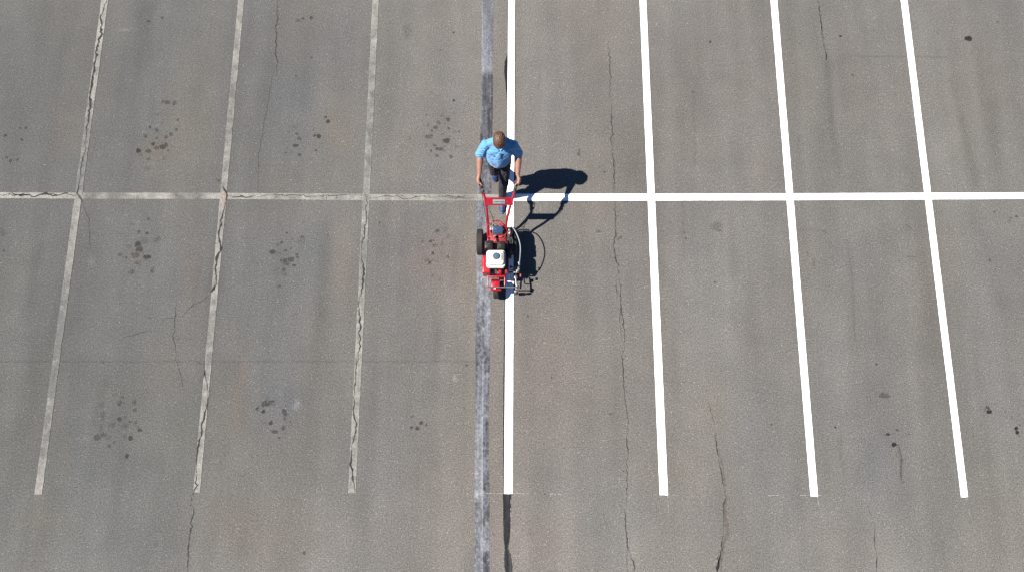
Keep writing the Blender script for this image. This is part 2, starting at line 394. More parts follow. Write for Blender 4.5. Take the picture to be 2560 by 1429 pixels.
# ------------------------------------------------------------------ asphalt ground (one sheet to the horizon)
STAINS = [  # u, v, ru, rv, strength
(371,54,4.5,3.5,.7),(406,45,3.5,3.5,.75),(407,255,4,4,.6),(418,256,9,4.5,.62),(436,258,6,5.5,.6),(398,285,18,5,.22),(444,300,3.2,3.2,.7),(375,318,3.5,3.2,.7),(392,326,5.5,5,.6),(441,324,4.2,4,.65),
(427,336,5.5,4.5,.65),(415,343,5,4,.6),(364,341,4,5,.6),(405,308,3,4,.35),(383,360,5,5,.95),(346,377,6.5,6,1.05),(371,378,7.5,5.5,.72),(407,367,10,6.5,.85),(415,362,5,5,.8),(392,370,7,4.5,.6),(391,346,4.5,2.5,.55),(371,398,5.5,4,.5),(368,421,7,6,.38),(410,396,6,5,.3),(352,388,5,4,.4),
(65,320,3.6,3.2,.85),(13,339,4.2,4,.85),(54,349,3.4,3.2,.8),(51,320,3.5,2.5,.45),(16,394,3.5,3,.75),(26,402,4.2,3.8,.85),(44,399,3.2,3,.8),(33,388,2,2,.5),(547,452,3.6,3.6,.6),(360,223,4,4,.25),(380,450,2,2,.5),
(745,52,5,3.5,.45),(757,47,4,2.8,.75),(778,45,5,4,.8),(779,144,2.5,2.5,.75),(740,191,2.4,1.8,.7),(731,181,2,2,.35),(814,293,3.4,3.2,.8),(820,304,5,4.5,1.),(787,339,4,3.4,.8),(797,341,6,5,1.),(735,320,9,8,.25),(742,335,5.5,3.5,.5),(748,346,5,4.5,.45),(739,364,8,4,.85),(790,376,3,2.6,.75),(749,387,4.2,3.8,.7),(729,382,5,4,.3),(775,397,3.5,3,.4),(714,382,3,2.4,.5),(783,324,2,2,.5),(815,276,3,3,.3),(722,331,3,2.5,.4),(718,371,3,2.6,.35),(748,312,9,4,.2),
(1134,82,3.2,2.6,.85),(1134,251,3.4,3,1.),(1101,126,1.8,1.8,.7),(1080,233,3,2,.4),(1092,240,2,2,.4),(1120,299,5,5,.75),(1097,307,4.5,5,.5),(1070,313,2.6,4,.5),(1089,319,6.5,3.6,.7),(1080,327,2.8,2.8,.7),(1122,321,3.8,3,.6),(1138,329,4.5,4,.35),(1147,329,3,3,.6),(1072,342,11,4.5,.6),(1078,339,5,3,.6),(1105,335,4,3,.4),(1116,352,9.5,6,.9),(1066,363,6,5,.28),(1087,364,4.5,3,.6),(1093,372,4.5,4,.85),(1102,373,5,5,.75),(1110,376,4,3,.4),(1142,366,7,6,.32),(1078,377,2.6,3,.8),(1092,389,4,4,.65),(1128,392,6,4,.6),(1066,287,3,3,.35),(1104,289,3,3,.35),(1135,285,4,2.5,.4),(1025,347,2,6,.35),
(1018,77,13,20,.28),(943,427,5,5,.2),
(371,547,3.6,3,.7),(347,579,4.2,3.8,.75),(367,583,4.5,3.6,.8),(331,560,6,3.5,.35),(300,585,10,4,.2),(391,600,9,5,.4),(396,595,5,3,.4),(345,611,9.5,7.5,.9),(362,603,9,6,.35),(348,624,9.5,8,.82),(324,617,6,7,.28),(339,638,10,8,.6),(332,636,5,6,.5),(300,636,5.2,5,.5),(316,644,3.2,3,.7),(308,642,5,3,.3),(363,643,5.5,5,1.1),(371,642,6,4.6,1.05),(343,657,6,4,.45),(330,679,7,5.5,.6),(325,681,4,4,.4),(380,678,5,5,.6),(383,671,2.5,3,.5),(352,592,20,16,.16),(7,582,7,7,.4),(10,627,3.5,3.5,.5),(3,572,4,3,.4),(258,905,1.8,1.8,.9),(265,673,10,3,.12),
(717,582,3.5,2.4,.6),(756,592,4.8,4,.6),(752,602,12,10,.25),(704,606,4,3.4,.65),(695,612,5,4,.4),(681,630,8.5,5,.85),(714,626,3.8,2.8,.7),(727,621,2.5,2.5,.6),(742,636,4,3.4,.65),(744,643,3,3.4,.65),(731,597,4,3,.4),(702,651,2.5,2.8,.8),(714,654,9,7,.72),(727,649,8,7,.72),(718,660,6,4,.6),(735,663,5,3.5,.75),(692,672,5,5,.25),(709,674,5,5,.5),(711,684,6,4,.35),(698,715,4,4,.6),(761,554,6,4,.25),(819,590,2.5,10,.25),
(1093,577,5.5,4.5,.65),(1115,572,7.5,6,.3),(1122,591,7,6,.32),(1076,603,4,3.6,.8),(1083,601,3,2,.6),(1087,613,6,4,.45),(1105,611,2.5,3.6,.5),(1106,602,2,4,.4),(1082,633,4,4.4,.85),(1120,642,4.2,4.2,.55),(1072,650,10,4,.4),(1074,656,4,4,.8),(1091,651,5,5,.25),(1056,603,2.5,2.8,.55),(1044,679,4,2.4,.4),(1081,689,4,3,.4),(1099,700,4.5,4,.35),(1166,912,3.4,2.6,.65),(949,557,2.8,2.8,.6),(1132,607,6,3,.2),(1065,640,7,9,.16),
(337,1023.6,5,4.6,.55),(298.5,1047,6,5.4,.8),(349.5,1074,6.5,4.4,.85),(326,1094,6.2,6,.95),(317,1139,5.4,5,.95),(273,1114,4.5,4,.6),(285,1105,3.5,4,.5),(258,1038,5,12,.42),(254,1070,6,12,.38),(243,1092,10,8,.55),(258,1086,8,6,.5),(279,1063,8,6,.4),(284,1060,3,4,.45),(312,1063,8,6,.38),(325,1053,4,3,.6),(339,1056,4,5,.45),(298,1007,6,6,.55),(303,1005,5,2.5,.5),(336,1004,4.4,6,.45),(306,992,4,3.4,.45),(286,986,6,4,.35),(272,1094,6,6,.32),(253,1012,8,6,.3),(312,1091,4,5,.4),(278,960,13,10,.17),(391,1359,5,7,.3),(313,1042,4,5,.4),
(667,1007,11,8,.85),(678,1003,9,4,.7),(658,1010,5,6,.8),(643,1021,4.4,4.4,.75),(647,1015,2,3,.5),(658.5,1028,5.5,4.4,.95),(677,1056,5,5.4,.95),(710,1027,5.5,7,.7),(713,1034,5,5,.75),(711,1046,3,5,.5),(708,1069,5,5,.65),(687,1078,8.5,4.5,.75),(698,1093,3.4,2.4,.8),(726,1053,1.8,1.8,.9),(660,1056,5,2,.3),(693,1055,22,16,.10),
(1053,1056,4.4,5.2,.9),(1043,1070,5,4.8,.9),(1029,1067.5,4,3.4,.75),(1066,1060,2.5,3.4,.7),(1031,1040,2.8,3,.5),(760.6,1381,4.5,5,.6),
(2212,989,12,6,.55),(2206,984,7,4,.55),(1928,1060.6,2.1,2.1,1.),(2088,1067,2.8,2.2,1.1),(2219.6,1084.7,4.6,4,1.),(2211,1087,2,2,.5),(2243,1074,3.6,3,.7),(2272,1083,5,3.4,.4),(2235,1110.5,5.4,5.6,1.3),(2473,1028,5.4,6,1.35),(2467,1017,3,3,1.),(2471,1020,2.5,5,.9),(2463,1021,1.4,1.4,.9),(2512,1028,1.8,1.8,.9),(2540,1070,3.8,4.8,1.4),(2543,1080,4.2,4.8,1.4),(2530,1042,3,4,.4),(2549.6,1061.6,2.4,2,.6),(2117,1031,5,14,.22),(2103,1100,6,26,.18),
(2101,90.6,3.2,2.4,1.2),(2421,97,7.4,7,1.5),(2494,55,2.6,2.2,.7),(2132,189,3,3.4,.55),(1776,105,2.8,2.4,1.1),(1448,380,2.4,8,.45),(1446,386,3,4,.6),(1511,430,3.4,2.4,.6),(1733,230,4,1.2,.6),(1841,118,2,9,.25),
(2486,529,3,1.8,.7),(2541,541,3,2.6,1.),(2474.5,650,3.2,3.6,.6),(2190.5,910,2.8,3.2,.7),(2524,553,5,4,.35),(2527,545,3,2,.6),(2035,657,5,14,.3),(2019,635,3.4,8,.3),(1792,563,13,9,.38),(1788,570,9,6,.35),(1798,577,7,2,.6),(1497,579,7,2.4,.5),(1493,577,3,2,.5),(1788,705,2.8,2.4,.7),(1710,581,2.5,2.5,.5),(1715,596,1.8,1.8,.8),(1319.5,790,2.6,2.8,.7),(1526.5,1034,3.4,2.8,.55),(1379,943,1.8,3,.6),(1454,644,1.5,4,.3),(1550,594,4,3,.4),(1675,555,6,5,.2),(1160,1018,1.8,1.8,.5),(1160,1336,8,4,.25),(1233,1335,6,4,.3),
(1360,1110,1.6,1.8,.7),(1410,1119,1.6,1.6,.6),(1362,1233,2,2.4,.7),(1321,1304,4,3,.35),(1326,1334,3,3,.4),(1514,1306,3,5,.3),(1558,1176,1.6,1.8,.8),(600,1365,3,3,.2),(2280,650,2,2,.3),
]
# wheel-track and tyre-rub streaks: (u0,v0,u1,v1,width,strength)
STREAKS = [(2118,600,2130,690,4,.20),(2130,690,2137,850,3.5,.24),(2068,160,2078,300,10,.22),(2078,300,2098,440,11,.17),(2375,200,2405,300,10,.12),(2405,300,2440,460,11,.17),(2480,260,2496,400,13,.14),
 (1733,235,1738,410,4,.20),(2246,1112,2254,1150,2.2,.5),(2254,1150,2252,1188,3,.55),(2252,1188,2256,1205,2,.5),(2095,1095,2108,1180,4,.2),(1710,500,1700,700,7,.13),(1640,640,1712,760,12,.1),
 (0,903,1190,903,2.,.22),(1190,903,1262,903,1.5,.2),(2190,142,2368,143,1.2,.42),(2120,142,2190,141,1.,.25),(1990,574,2062,577,1.4,.25),(2060,577,2066,583,2.,.3),(2264,562,2278,570,1.4,.6),(2262,574,2290,576,1.2,.2),(2270,641,2292,643,1.4,.4),(1830,540,1838,700,10,.10),(1680,700,1690,1000,10,.10),(1880,720,1900,1000,22,.08),(2440,540,2500,760,26,.12),(2500,760,2560,900,24,.1),
 (820,560,800,780,18,.12),(690,640,650,900,34,.07),(1095,830,1088,900,9,.17),(1140,600,1130,720,10,.17),(98,620,60,800,12,.16),(160,700,120,860,9,.14),(372,60,380,300,9,.08),(1480,420,1495,560,14,.06),(1080,280,1180,330,18,.05),
 (262,950,235,1060,10,.15),(2318,700,2330,900,20,.05),(640,650,600,700,12,.06)]
# soft coloured blotches: (u,v,ru,rv,(r,g,b) multiplier)
TINTS = [(480,330,48,70,(1.10,1.04,.98)),(850,350,44,80,(1.09,1.03,.98)),(845,300,40,60,(1.05,1.0,.95)),(855,640,30,120,(1.11,1.03,.97)),(480,690,26,60,(1.09,1.0,.95)),(160,325,36,45,(1.12,1.02,.96)),(600,975,14,58,(1.10,1.04,1.0)),(612,925,6,18,(1.2,1.05,.98)),(604,945,4,10,(1.18,1.06,1.0)),
 (590,1030,20,60,(1.13,1.06,1.0)),(390,378,44,34,(1.12,1.0,.92)),(340,640,24,14,(1.1,.98,.93)),(1080,650,60,55,(1.04,.94,.95)),(1100,340,60,50,(.97,.93,.93)),(740,230,60,50,(.93,.96,1.02)),(730,320,70,90,(.92,.96,1.)),(330,360,50,120,(.93,.95,.97)),(770,640,50,80,(.88,.95,1.)),
 (700,760,80,160,(.95,.98,1.02)),(690,1000,56,66,(.88,.93,1.03)),(1080,850,60,70,(.96,.97,1.0)),(680,1340,110,90,(1.07,1.,.95)),(560,1300,60,60,(1.05,1.0,.96)),(1000,420,60,80,(.97,.97,.98)),(985,560,40,60,(.98,.98,.99)),(1230,560,22,900,(1.04,1.0,.95)),(1380,900,120,180,(1.03,1.,.97)),
 (960,1150,60,90,(.96,.99,1.04)),(1180,640,30,160,(1.05,1.0,.93)),(150,1080,90,200,(1.03,1.03,.98)),(190,1100,24,120,(.93,.96,1.02)),(440,1080,60,120,(1.02,1.03,.98)),(1880,1050,90,120,(.93,.97,1.02)),(2190,1140,80,80,(.96,.98,1.02)),(1790,1030,50,60,(1.05,1.02,.96)),(1730,1200,60,80,(1.0,1.,.97)),
 (2180,560,70,160,(.96,.985,1.)),(2090,700,60,120,(.95,.985,1.)),(2350,620,60,200,(1.02,1.,.97)),(2500,1300,120,140,(1.03,1.02,.97)),(2100,1250,90,60,(.95,.98,1.01)),(2210,1370,40,50,(1.02,.98,.96)),(1650,300,60,120,(1.03,1.,.96)),(2000,200,50,150,(1.04,1.02,.96)),(2420,320,60,160,(1.04,1.02,.96)),
 (2150,330,50,130,(.97,.99,1.)),(1900,430,50,60,(1.03,.97,.95)),(1550,120,80,90,(1.02,1.01,.98)),(1400,250,60,120,(.99,.99,1.)),(1440,540,60,60,(1.02,1.,.98)),(743,1008,5.5,10,(1.5,1.55,1.65)),(737,1018,6,6,(1.25,1.3,1.38)),(1136,944,3.4,6,(1.55,1.55,1.5)),(1140,948,2.5,4,(1.3,1.3,1.3)),
 (312,75,12,3,(1.35,1.35,1.33)),(228,655,7,9,(1.28,1.28,1.24)),(215,1095,8,5,(1.2,1.2,1.2)),(1884,1150,9,11,(1.12,1.13,1.14)),(1876,1170,5,5,(1.1,1.1,1.1)),(2237,1100,3,8,(.9,.9,.9)),(2240,1330,5,4,(.9,.9,.9)),(1175,1000,8,340,(1.05,1.03,1.)),(1370,600,16,60,(1.0,1.,1.)),
 (1660,1170,60,40,(1.02,1.,.97)),(1780,1350,60,60,(.97,.98,.98)),(1530,1310,70,80,(.95,.98,.98)),(1370,1350,60,50,(1.03,.97,.95)),(90,1290,40,30,(1.05,1.04,.97)),(100,200,40,160,(.97,.985,.98)),(20,60,30,60,(1.08,1.08,1.08)),(960,60,30,70,(1.03,1.02,.98)),(1045,220,22,90,(1.06,1.03,1.01)),(1010,400,20,90,(1.05,1.03,1.02)),(670,230,20,60,(.98,.98,1.0)),(545,1040,24,90,(1.,1.02,.99)),(640,1120,60,60,(1.02,1.03,1.02))]

def build_ground(extra):
    def axis(lo, hi, st):
        c = np.arange(lo, hi + st / 2, st); out = []; d = st
        x = 0
        while x < 3500:
            d *= 1.35; x += d; out.append(x)
        o = np.array(out); return np.concatenate([lo - o[::-1], c, c[-1] + o])
    xs = axis(-8.6, 8.6, .0175); ys = axis(-2.3, 7.0, .0175)
    X, Y = np.meshgrid(xs, ys, indexing='ij')
    core = (np.abs(X) < 60) & (np.abs(Y) < 60)
    U, V = UV(np.clip(X, -60, 60), np.clip(Y, -20, 60))
    inside = core.astype(float)
    # base tone: left half cool grey, right half warm and paler
    k = 1 / (1 + np.exp(-(U - 880 - .12 * (714 - V)) / 190.))
    k2 = 1 / (1 + np.exp(-(U - 1750) / 220.))
    cool = np.array([.0575, .0570, .0545]); warm = np.array([.0815, .0765, .0712]); far = np.array([.0785, .0748, .0698])
    T = cool * (1 - k[..., None]) + warm * k[..., None]; T = T * (1 - k2[..., None]) + far * k2[..., None]
    # paler towards the open lanes at the top and bottom of the bays
    T = T * (1 + .14 * np.clip((V - 1150) / 280, 0, 1)[..., None] + .09 * np.clip((150 - V) / 200, 0, 1)[..., None] * (1 - k2[..., None]))
    n = fbm(X, Y, 3, 1.3, 3.5, 3) - .5; n2 = fbm(X, Y, 17, .45, 2.4, 3) - .5; n3 = fbm(X, Y, 29, .9, .9, 4) - .5; n4 = fbm(X, Y, 41, .12, 1.2, 2) - .5
    n5 = fbm(X - .02 * Y, Y, 61, .22, 3.2, 2) - .5
    T = T * (1.03 + .20 * n + .20 * n2 + .16 * n3 + .08 * n4 + .20 * n5)[..., None]
    wz = np.exp(-((U - 1330) / 330) ** 2); T[..., 0] *= 1 + .012 * wz; T[..., 1] *= 1 - .004 * wz; T[..., 2] *= 1 - .010 * wz
    hue = fbm(X, Y, 53, .8, 1.6, 3) - .5
    T[..., 0] *= 1 + .06 * hue; T[..., 2] *= 1 - .07 * hue
    for u, v, ru, rv, c in TINTS:
        ru, rv = ru * 1.15, rv * 1.15
        g = np.exp(-(((U - u) / ru) ** 2 + ((V - v) / rv) ** 2)) * inside
        for i in range(3): T[..., i] *= 1 + (c[i] - 1) * g * (.72 if ru > 14 else 1.)
    S = np.zeros_like(X)
    rs = np.random.RandomState(5)
    wob = fbm(X, Y, 71, .035, .035, 2) - .5
    for u, v, ru, rv, s in STAINS:
        du = (U - u) / ru; dv = (V - v) / rv
        m = (np.abs(du) < 4) & (np.abs(dv) < 4) & core
        d = np.sqrt(du[m] ** 2 + dv[m] ** 2) + wob[m] * .7
        soft = .30 if s > .5 else .42
        q = (s if s < .5 else s * .30) / (1 + np.exp((d - 1.0) / soft))
        S[m] = np.maximum(S[m], q) + .25 * np.minimum(S[m], q)
    for u0, v0, u1, v1, wd, s in STREAKS:
        m = (U > min(u0, u1) - 4 * wd) & (U < max(u0, u1) + 4 * wd) & (V > min(v0, v1) - 4 * wd) & (V < max(v0, v1) + 4 * wd) & core
        ax, ay = u1 - u0, v1 - v0; L2 = ax * ax + ay * ay
        t = np.clip(((U[m] - u0) * ax + (V[m] - v0) * ay) / L2, 0, 1)
        d = np.hypot(U[m] - u0 - t * ax, V[m] - v0 - t * ay) / wd
        f = s * (.62 if wd > 3 else .9) * np.exp(-d * d)
        for i in range(3):
            a = T[..., i]; a[m] *= 1 - f * 1.0
    lay = extra.verts.layers.float_vector.new('tint'); cut = extra.verts.layers.float.new('own')
    r = random.Random(77)
    def blotch(cx, cy, rx, ry, dark, z):
        i = int(np.searchsorted(xs, cx)); j = int(np.searchsorted(ys, cy)); base = T[i, j]
        ink = Vector((base[0] * (1 - dark) + .0095 * dark, base[1] * (1 - dark) + .0088 * dark, base[2] * (1 - dark) + .0086 * dark)); bg_ = Vector(base)
        k = 18; a0 = r.random() * 6; h1, h2, h3 = r.uniform(.04, .14), r.uniform(.04, .12), r.uniform(.02, .08); p1, p2, p3 = [r.random() * 6 for _ in range(3)]
        rings = []
        for q, c in ((0, ink), (.55, ink * 1.0), (.86, ink * 1.04), (1.16, bg_)):
            ring = []
            for m_ in range(k if q else 1):
                a = 6.28318 * m_ / k; w_ = q * (1 + h1 * math.sin(2 * a + p1) + h2 * math.sin(3 * a + p2) + h3 * math.sin(6 * a + p3))
                v = extra.verts.new((cx + rx * w_ * math.cos(a), cy + ry * w_ * math.sin(a), z)); v[lay] = c; v[cut] = 1; ring.append(v)
            rings.append(ring)
        for m_ in range(k): extra.faces.new((rings[0][0], rings[1][m_], rings[1][(m_ + 1) % k]))
        for A, B in ((rings[1], rings[2]), (rings[2], rings[3])):
            for m_ in range(k): extra.faces.new((A[m_], B[m_], B[(m_ + 1) % k], A[(m_ + 1) % k]))
    zz = .0006
    for u, v, ru, rv, s in STAINS:
        if s < .45: continue
        cx, cy = G(u, v); x2, y2 = G(u + ru, v - rv); rx, ry = (x2 - cx), (y2 - cy)
        zz += .000003; d_ = min(.97, .12 + .68 * s)
        blotch(cx, cy, rx * 1.02, ry * 1.02, d_, zz)
        for _ in range(r.choice((0, 0, 1, 1, 2))):
            a = r.random() * 6.28; q = r.uniform(1.1, 2.6); k_ = r.uniform(.2, .45); zz += .000003
            blotch(cx + rx * q * math.cos(a), cy + ry * q * math.sin(a), rx * k_, ry * k_, d_ * r.uniform(.35, .8), zz)
    me = grid_mesh('asphalt', X, Y, np.zeros_like(X), T, S, extra)
    return me

# crack polylines in survey coordinates: points, width (mm), slot (1 dark, 2 grit, 3 moss, 4 filler), jitter
CR = [
 ([(696,0),(692,30),(694,50),(688,75),(691,95),(689,130),(694,160),(691,190)],15,1,1.8),
 ([(686,168),(680,200),(674,230),(668,270),(660,305),(655,340),(650,370),(646,400),(645,450),(645,482)],7,2,1.2),
 ([(205,503),(212,525),(222,545),(224,580),(224,622)],9,2,2.),
 ([(526,733),(510,750),(480,765),(460,785),(445,794)],10,2,2.),([(445,794),(412,795),(404,806)],7,2,1.5),([(395,794),(370,794),(360,790)],7,2,1.5),
 ([(442,757),(438,780),(436,800),(437,820),(432,838),(438,860),(440,885)],12,2,1.6),([(440,885),(438,898),(445,915),(455,945),(456,975)],9,2,1.5),
 ([(290,855),(310,843),(340,835),(370,825),(400,828)],8,2,1.5),
 ([(481,1235),(478,1247),(482,1265),(484,1285),(478,1300),(476,1330),(472,1360),(470,1390),(468,1432)],15,1,1.8),
 ([(1521,105),(1524,160),(1526,210),(1524,235),(1528,260)],9,2,2.),([(1528,260),(1528,300),(1531,330),(1527,350),(1531,375)],12,2,2.),([(1531,375),(1535,420),(1537,450),(1535,460),(1537,484)],12,2,2.),
 ([(1537,502),(1538,530),(1537,560),(1540,585),(1534,610),(1536,630),(1540,650),(1546,680),(1542,700)],13,2,2.2),([(1540,600),(1552,592),(1556,588)],7,2,1.),
 ([(1542,700),(1540,715),(1544,740)],7,2,1.),([(1546,690),(1552,720),(1551,755),(1556,790),(1561,830),(1562,870)],11,2,2.),([(1551,755),(1549,800),(1554,850)],6,2,2.),([(1562,870),(1555,885),(1558,930),(1560,960)],13,2,1.8),
 ([(1558,930),(1561,980),(1567,1035),(1571,1050),(1568,1085)],9,2,2.),([(1566,1088),(1568,1115),(1571,1135)],15,1,1.2),([(1571,1135),(1566,1160),(1567,1200),(1567,1240),(1565,1262)],8,2,2.),([(1562,1268),(1563,1310),(1568,1345),(1572,1375),(1577,1390)],14,1,1.5),([(1577,1390),(1584,1410),(1587,1432)],9,2,2.),([(1568,1345),(1567,1400),(1568,1432)],6,2,1.2),
 ([(1769,1000),(1776,1025),(1786,1060)],8,2,1.5),([(1789,1078),(1791,1110),(1797,1145)],16,1,1.4),([(1797,1145),(1805,1190),(1810,1225)],11,2,1.6),
 ([(1812,1225),(1815,1242),(1808,1262),(1810,1300),(1808,1320)],12,2,1.5),([(1810,1320),(1805,1350),(1802,1385),(1797,1410),(1794,1432)],13,1,1.6),([(1801,1382),(1799,1395),(1795,1412),(1792,1432)],34,1,1.),
 ([(2046,0),(2049,30),(2051,48),(2054,70),(2056,90)],11,2,1.5),([(2052,50),(2055,80),(2058,108)],12,1,1.2),([(2063,126),(2066,140),(2066,153)],28,1,1.),([(2058,108),(2062,128)],8,2,1.),
 ([(2187,1315),(2186,1345),(2189,1372)],8,2,1.2),([(2189,1372),(2192,1390),(2191,1410),(2191,1432)],11,2,1.2),([(2165,1250),(2178,1290),(2187,1315)],5,2,1.5),
 ([(488,895),(500,908),(512,912)],6,2,1.),([(1350,180),(1345,230)],4,2,1.),([(2298,1338),(2298,1350)],6,2,.5),([(645,470),(645,483)],5,2,.5),
]
def ribbon(bm, pts, wmm, z, slot, jit, rng, conv=True, taper=True):
    P = [Vector((*G(u, v), z)) for u, v in pts] if conv else [Vector((*p, z)) for p in pts]
    # subdivide with jagged wander
    Q = [P[0]]
    for a, b in zip(P, P[1:]):
        L = (b - a).length; n = max(1, int(L / .035)); d = (b - a).normalized(); nr = Vector((-d.y, d.x, 0))
        for i in range(1, n + 1):
            p = a.lerp(b, i / n)
            if i < n: p = p + nr * rng.gauss(0, jit * .0042) + d * rng.gauss(0, .004)
            Q.append(p)
    n = len(Q); prev = None
    for i, p in enumerate(Q):
        t = (Q[min(i + 1, n - 1)] - Q[max(i - 1, 0)]).normalized(); nr = Vector((-t.y, t.x, 0))
        w_ = wmm / 2000. * (.45 + 1.0 * rng.random()) * (min(1, .15 + 3 * min(i, n - 1 - i) / n) if taper else 1)
        cur = (bm.verts.new(p + nr * w_), bm.verts.new(p - nr * w_ * (.7 + .6 * rng.random())))
        if prev:
            f = bm.faces.new((prev[0], prev[1], cur[1], cur[0])); f.material_index = slot; f.normal_update()
            if f.normal.z < 0: f.normal_flip()
        prev = cur
def chips(bm, pts, n, rmm, z, slot, rng, spread=9):
    """little broken-out crumbs beside a crack"""
    P = [Vector((*G(u, v), z)) for u, v in pts]
    for _ in range(n):
        i = rng.randrange(len(P) - 1); c = P[i].lerp(P[i + 1], rng.random()) + Vector((rng.gauss(0, spread / 1000), rng.gauss(0, spread / 1000), rng.random() * .0004))
        r = rmm / 1000 * (.4 + rng.random()); k = rng.randrange(5, 8); a0 = rng.random() * 6
        f = bm.faces.new([bm.verts.new(c + Vector((math.cos(a0 + 6.283 * j / k), math.sin(a0 + 6.283 * j / k), 0)) * r * (.6 + .6 * rng.random())) for j in range(k)])
        f.material_index = slot; f.normal_update()
        if f.normal.z < 0: f.normal_flip()

rng = random.Random(11)
cb = bmesh.new()
ribbon(cb, [(1811,1225),(1816,1240),(1812,1262),(1812,1290),(1817,1310),(1819,1335),(1812,1348),(1806,1372),(1804,1400),(1801,1432)], 52, .0006, 4, .6, rng)
ribbon(cb, [(1797,1120),(1806,1165),(1813,1210),(1814,1232)], 20, .0006, 4, 1., rng)
for pts, wmm, slot, jit in CR: ribbon(cb, pts, wmm * (1.3 if pts[0][0] > 1500 and slot == 2 else 1.0), .0012, slot, jit, rng)
chips(cb, [(696,0),(691,190)], 26, 6, .0016, 2, rng); chips(cb, [(1528,250),(1537,480)], 40, 6, .0016, 2, rng, 14); chips(cb, [(1537,505),(1546,690)], 36, 6, .0016, 2, rng, 16)
chips(cb, [(1551,755),(1562,870),(1567,1100)], 46, 6, .0016, 2, rng, 20); chips(cb, [(2046,0),(2066,153)], 30, 7, .0016, 2, rng, 12); chips(cb, [(1797,1390),(1792,1429)], 12, 9, .0016, 1, rng, 16)
chips(cb, [(478,1247),(468,1429)], 26, 6, .0016, 2, rng, 12); chips(cb, [(438,760),(456,970)], 22, 5, .0016, 2, rng, 12)
# thin layout marks sprayed at the stall ends
def chalk(segs, wmm=8):
    b = cb; r = random.Random(len(segs) + int(segs[0][0][0]))
    for a, c, den in segs:
        A = Vector(G(*a)); C_ = Vector(G(*c)); L = (C_ - A).length; n = max(1, int(L / .05))
        for i in range(n):
            if r.random() > den: continue
            p, q = A.lerp(C_, i / n), A.lerp(C_, (i + .55 + .45 * r.random()) / n); d = (q - p).normalized(); nr = Vector((-d.y, d.x)) * wmm / 2000 * (.5 + .7 * r.random())
            z = .0026
            f = b.faces.new([b.verts.new((*v, z)) for v in (p + nr, p - nr, q - nr * .8, q + nr * .8)])
            f.material_index = 5; f.normal_update()
            if f.normal.z < 0: f.normal_flip()
chalk([((1190,1230),(1210,1234),.7),((1214,1232),(1260,1232.5),.95),((1283,1232),(1345,1233),.75),((1365,1233),(1405,1234),.8),((1277,1237),(1276.5,1290),.8)])
chalk([((1615,1234.5),(1700,1236),.6),((1669.5,1237),(1671.5,1282),.7)], 7)
chalk([((1920,1236.5),(1948,1237),.9),((2000,1237),(2054,1237.5),.95),((2043.5,1239),(2047,1262),.9)], 8)
chalk([((2417,1242),(2417.5,1252),1.),((2422,1270),(2424,1292),.5),((2415,1155),(2416,1165),.6)], 6)
chalk([((1993,472),(1994,484),.6),((1996,500),(2000,545),.7),((2248,605),(2254,640),.8),((1860,475),(1962,474.5),.6)], 4)

for _ in range(150):
    u = rng.uniform(0, 2560); v = rng.uniform(0, 1429); c = Vector((*G(u, v), .0014)); r0 = rng.choice((.0035, .004, .005, .0075))
    f = cb.faces.new([cb.verts.new(c + Vector((math.cos(1.2566 * j), math.sin(1.2566 * j), 0)) * r0 * rng.uniform(.6, 1.2)) for j in range(5)]); f.material_index = 5; f.normal_update()
    if f.normal.z < 0: f.normal_flip()
gme = build_ground(cb)
ground = link('asphalt_ground', gme, [M['asphalt'], M['crack'], M['crack_soft'], M['moss'], M['sealant'], M['mark']], None, False)
tag(ground, kind='structure')

# ------------------------------------------------------------------ painted lines
def strip_mesh(name, L, R, z, col_fn, step=.02, ncross=9, ragged=.002, seed=0, endrag=.004):
    """L,R: survey polylines for left and right edge (same length). col_fn(s,t,X,Y,U,V)->rgb; s across 0..1, t along 0..1"""
    A = np.array([G(*p) for p in L]); B = np.array([G(*p) for p in R])
    la = np.concatenate([[0], np.cumsum(np.linalg.norm(np.diff((A + B) / 2, axis=0), axis=1))]); n = max(2, int(la[-1] / step))
    t = np.linspace(0, la[-1], n + 1)
    a = np.stack([np.interp(t, la, A[:, i]) for i in (0, 1)], -1); b = np.stack([np.interp(t, la, B[:, i]) for i in (0, 1)], -1)
    rs = np.random.RandomState(seed)
    d = (b - a) / np.linalg.norm(b - a, axis=1)[:, None]
    def wob(amp):
        x = rs.randn(n + 1) * .6 + np.interp(np.arange(n + 1), np.arange(0, n + 12, 6), rs.randn(len(np.arange(0, n + 12, 6))))
        return x[:, None] * amp
    a = a + d * wob(ragged); b = b + d * wob(ragged)
    s = np.linspace(0, 1, ncross)
    X = a[:, None, 0] * (1 - s) + b[:, None, 0] * s; Y = a[:, None, 1] * (1 - s) + b[:, None, 1] * s
    for e, sg in ((0, -1), (-1, 1)):
        k = rs.randn(ncross) * endrag; tt = (a[1] - a[0]) / (np.linalg.norm(a[1] - a[0]) + 1e-9)
        X[e] += k * tt[0] * sg; Y[e] += k * tt[1] * sg
    S, T = np.meshgrid(s, np.linspace(0, 1, n + 1)); U, V = UV(X, Y)
    c = np.stack(col_fn(S, T, X, Y, U, V), -1)
    # keep faces pointing up
    me = grid_mesh(name, X, Y, np.full_like(X, z), c)
    if me.polygons[0].normal.z < 0: me.flip_normals()
    return me
def add_cracks(me, specs, z, seed):
    r = random.Random(seed); b = bmesh.new(); b.from_mesh(me)
    for pts, wmm, slot, jit in specs:
        ribbon(b, pts, wmm * (1.22 if slot == 1 else 1), z, slot, jit, r)
        L = sum(math.hypot(q[0] - p[0], q[1] - p[1]) for p, q in zip(pts, pts[1:]))
        chips(b, pts, int(L / 9), 6, z + .0006, slot, r, 9)
    b.to_mesh(me); b.free(); return me
WHITE = np.array([.170, .163, .147]); GREY = np.array([.072, .071, .067])
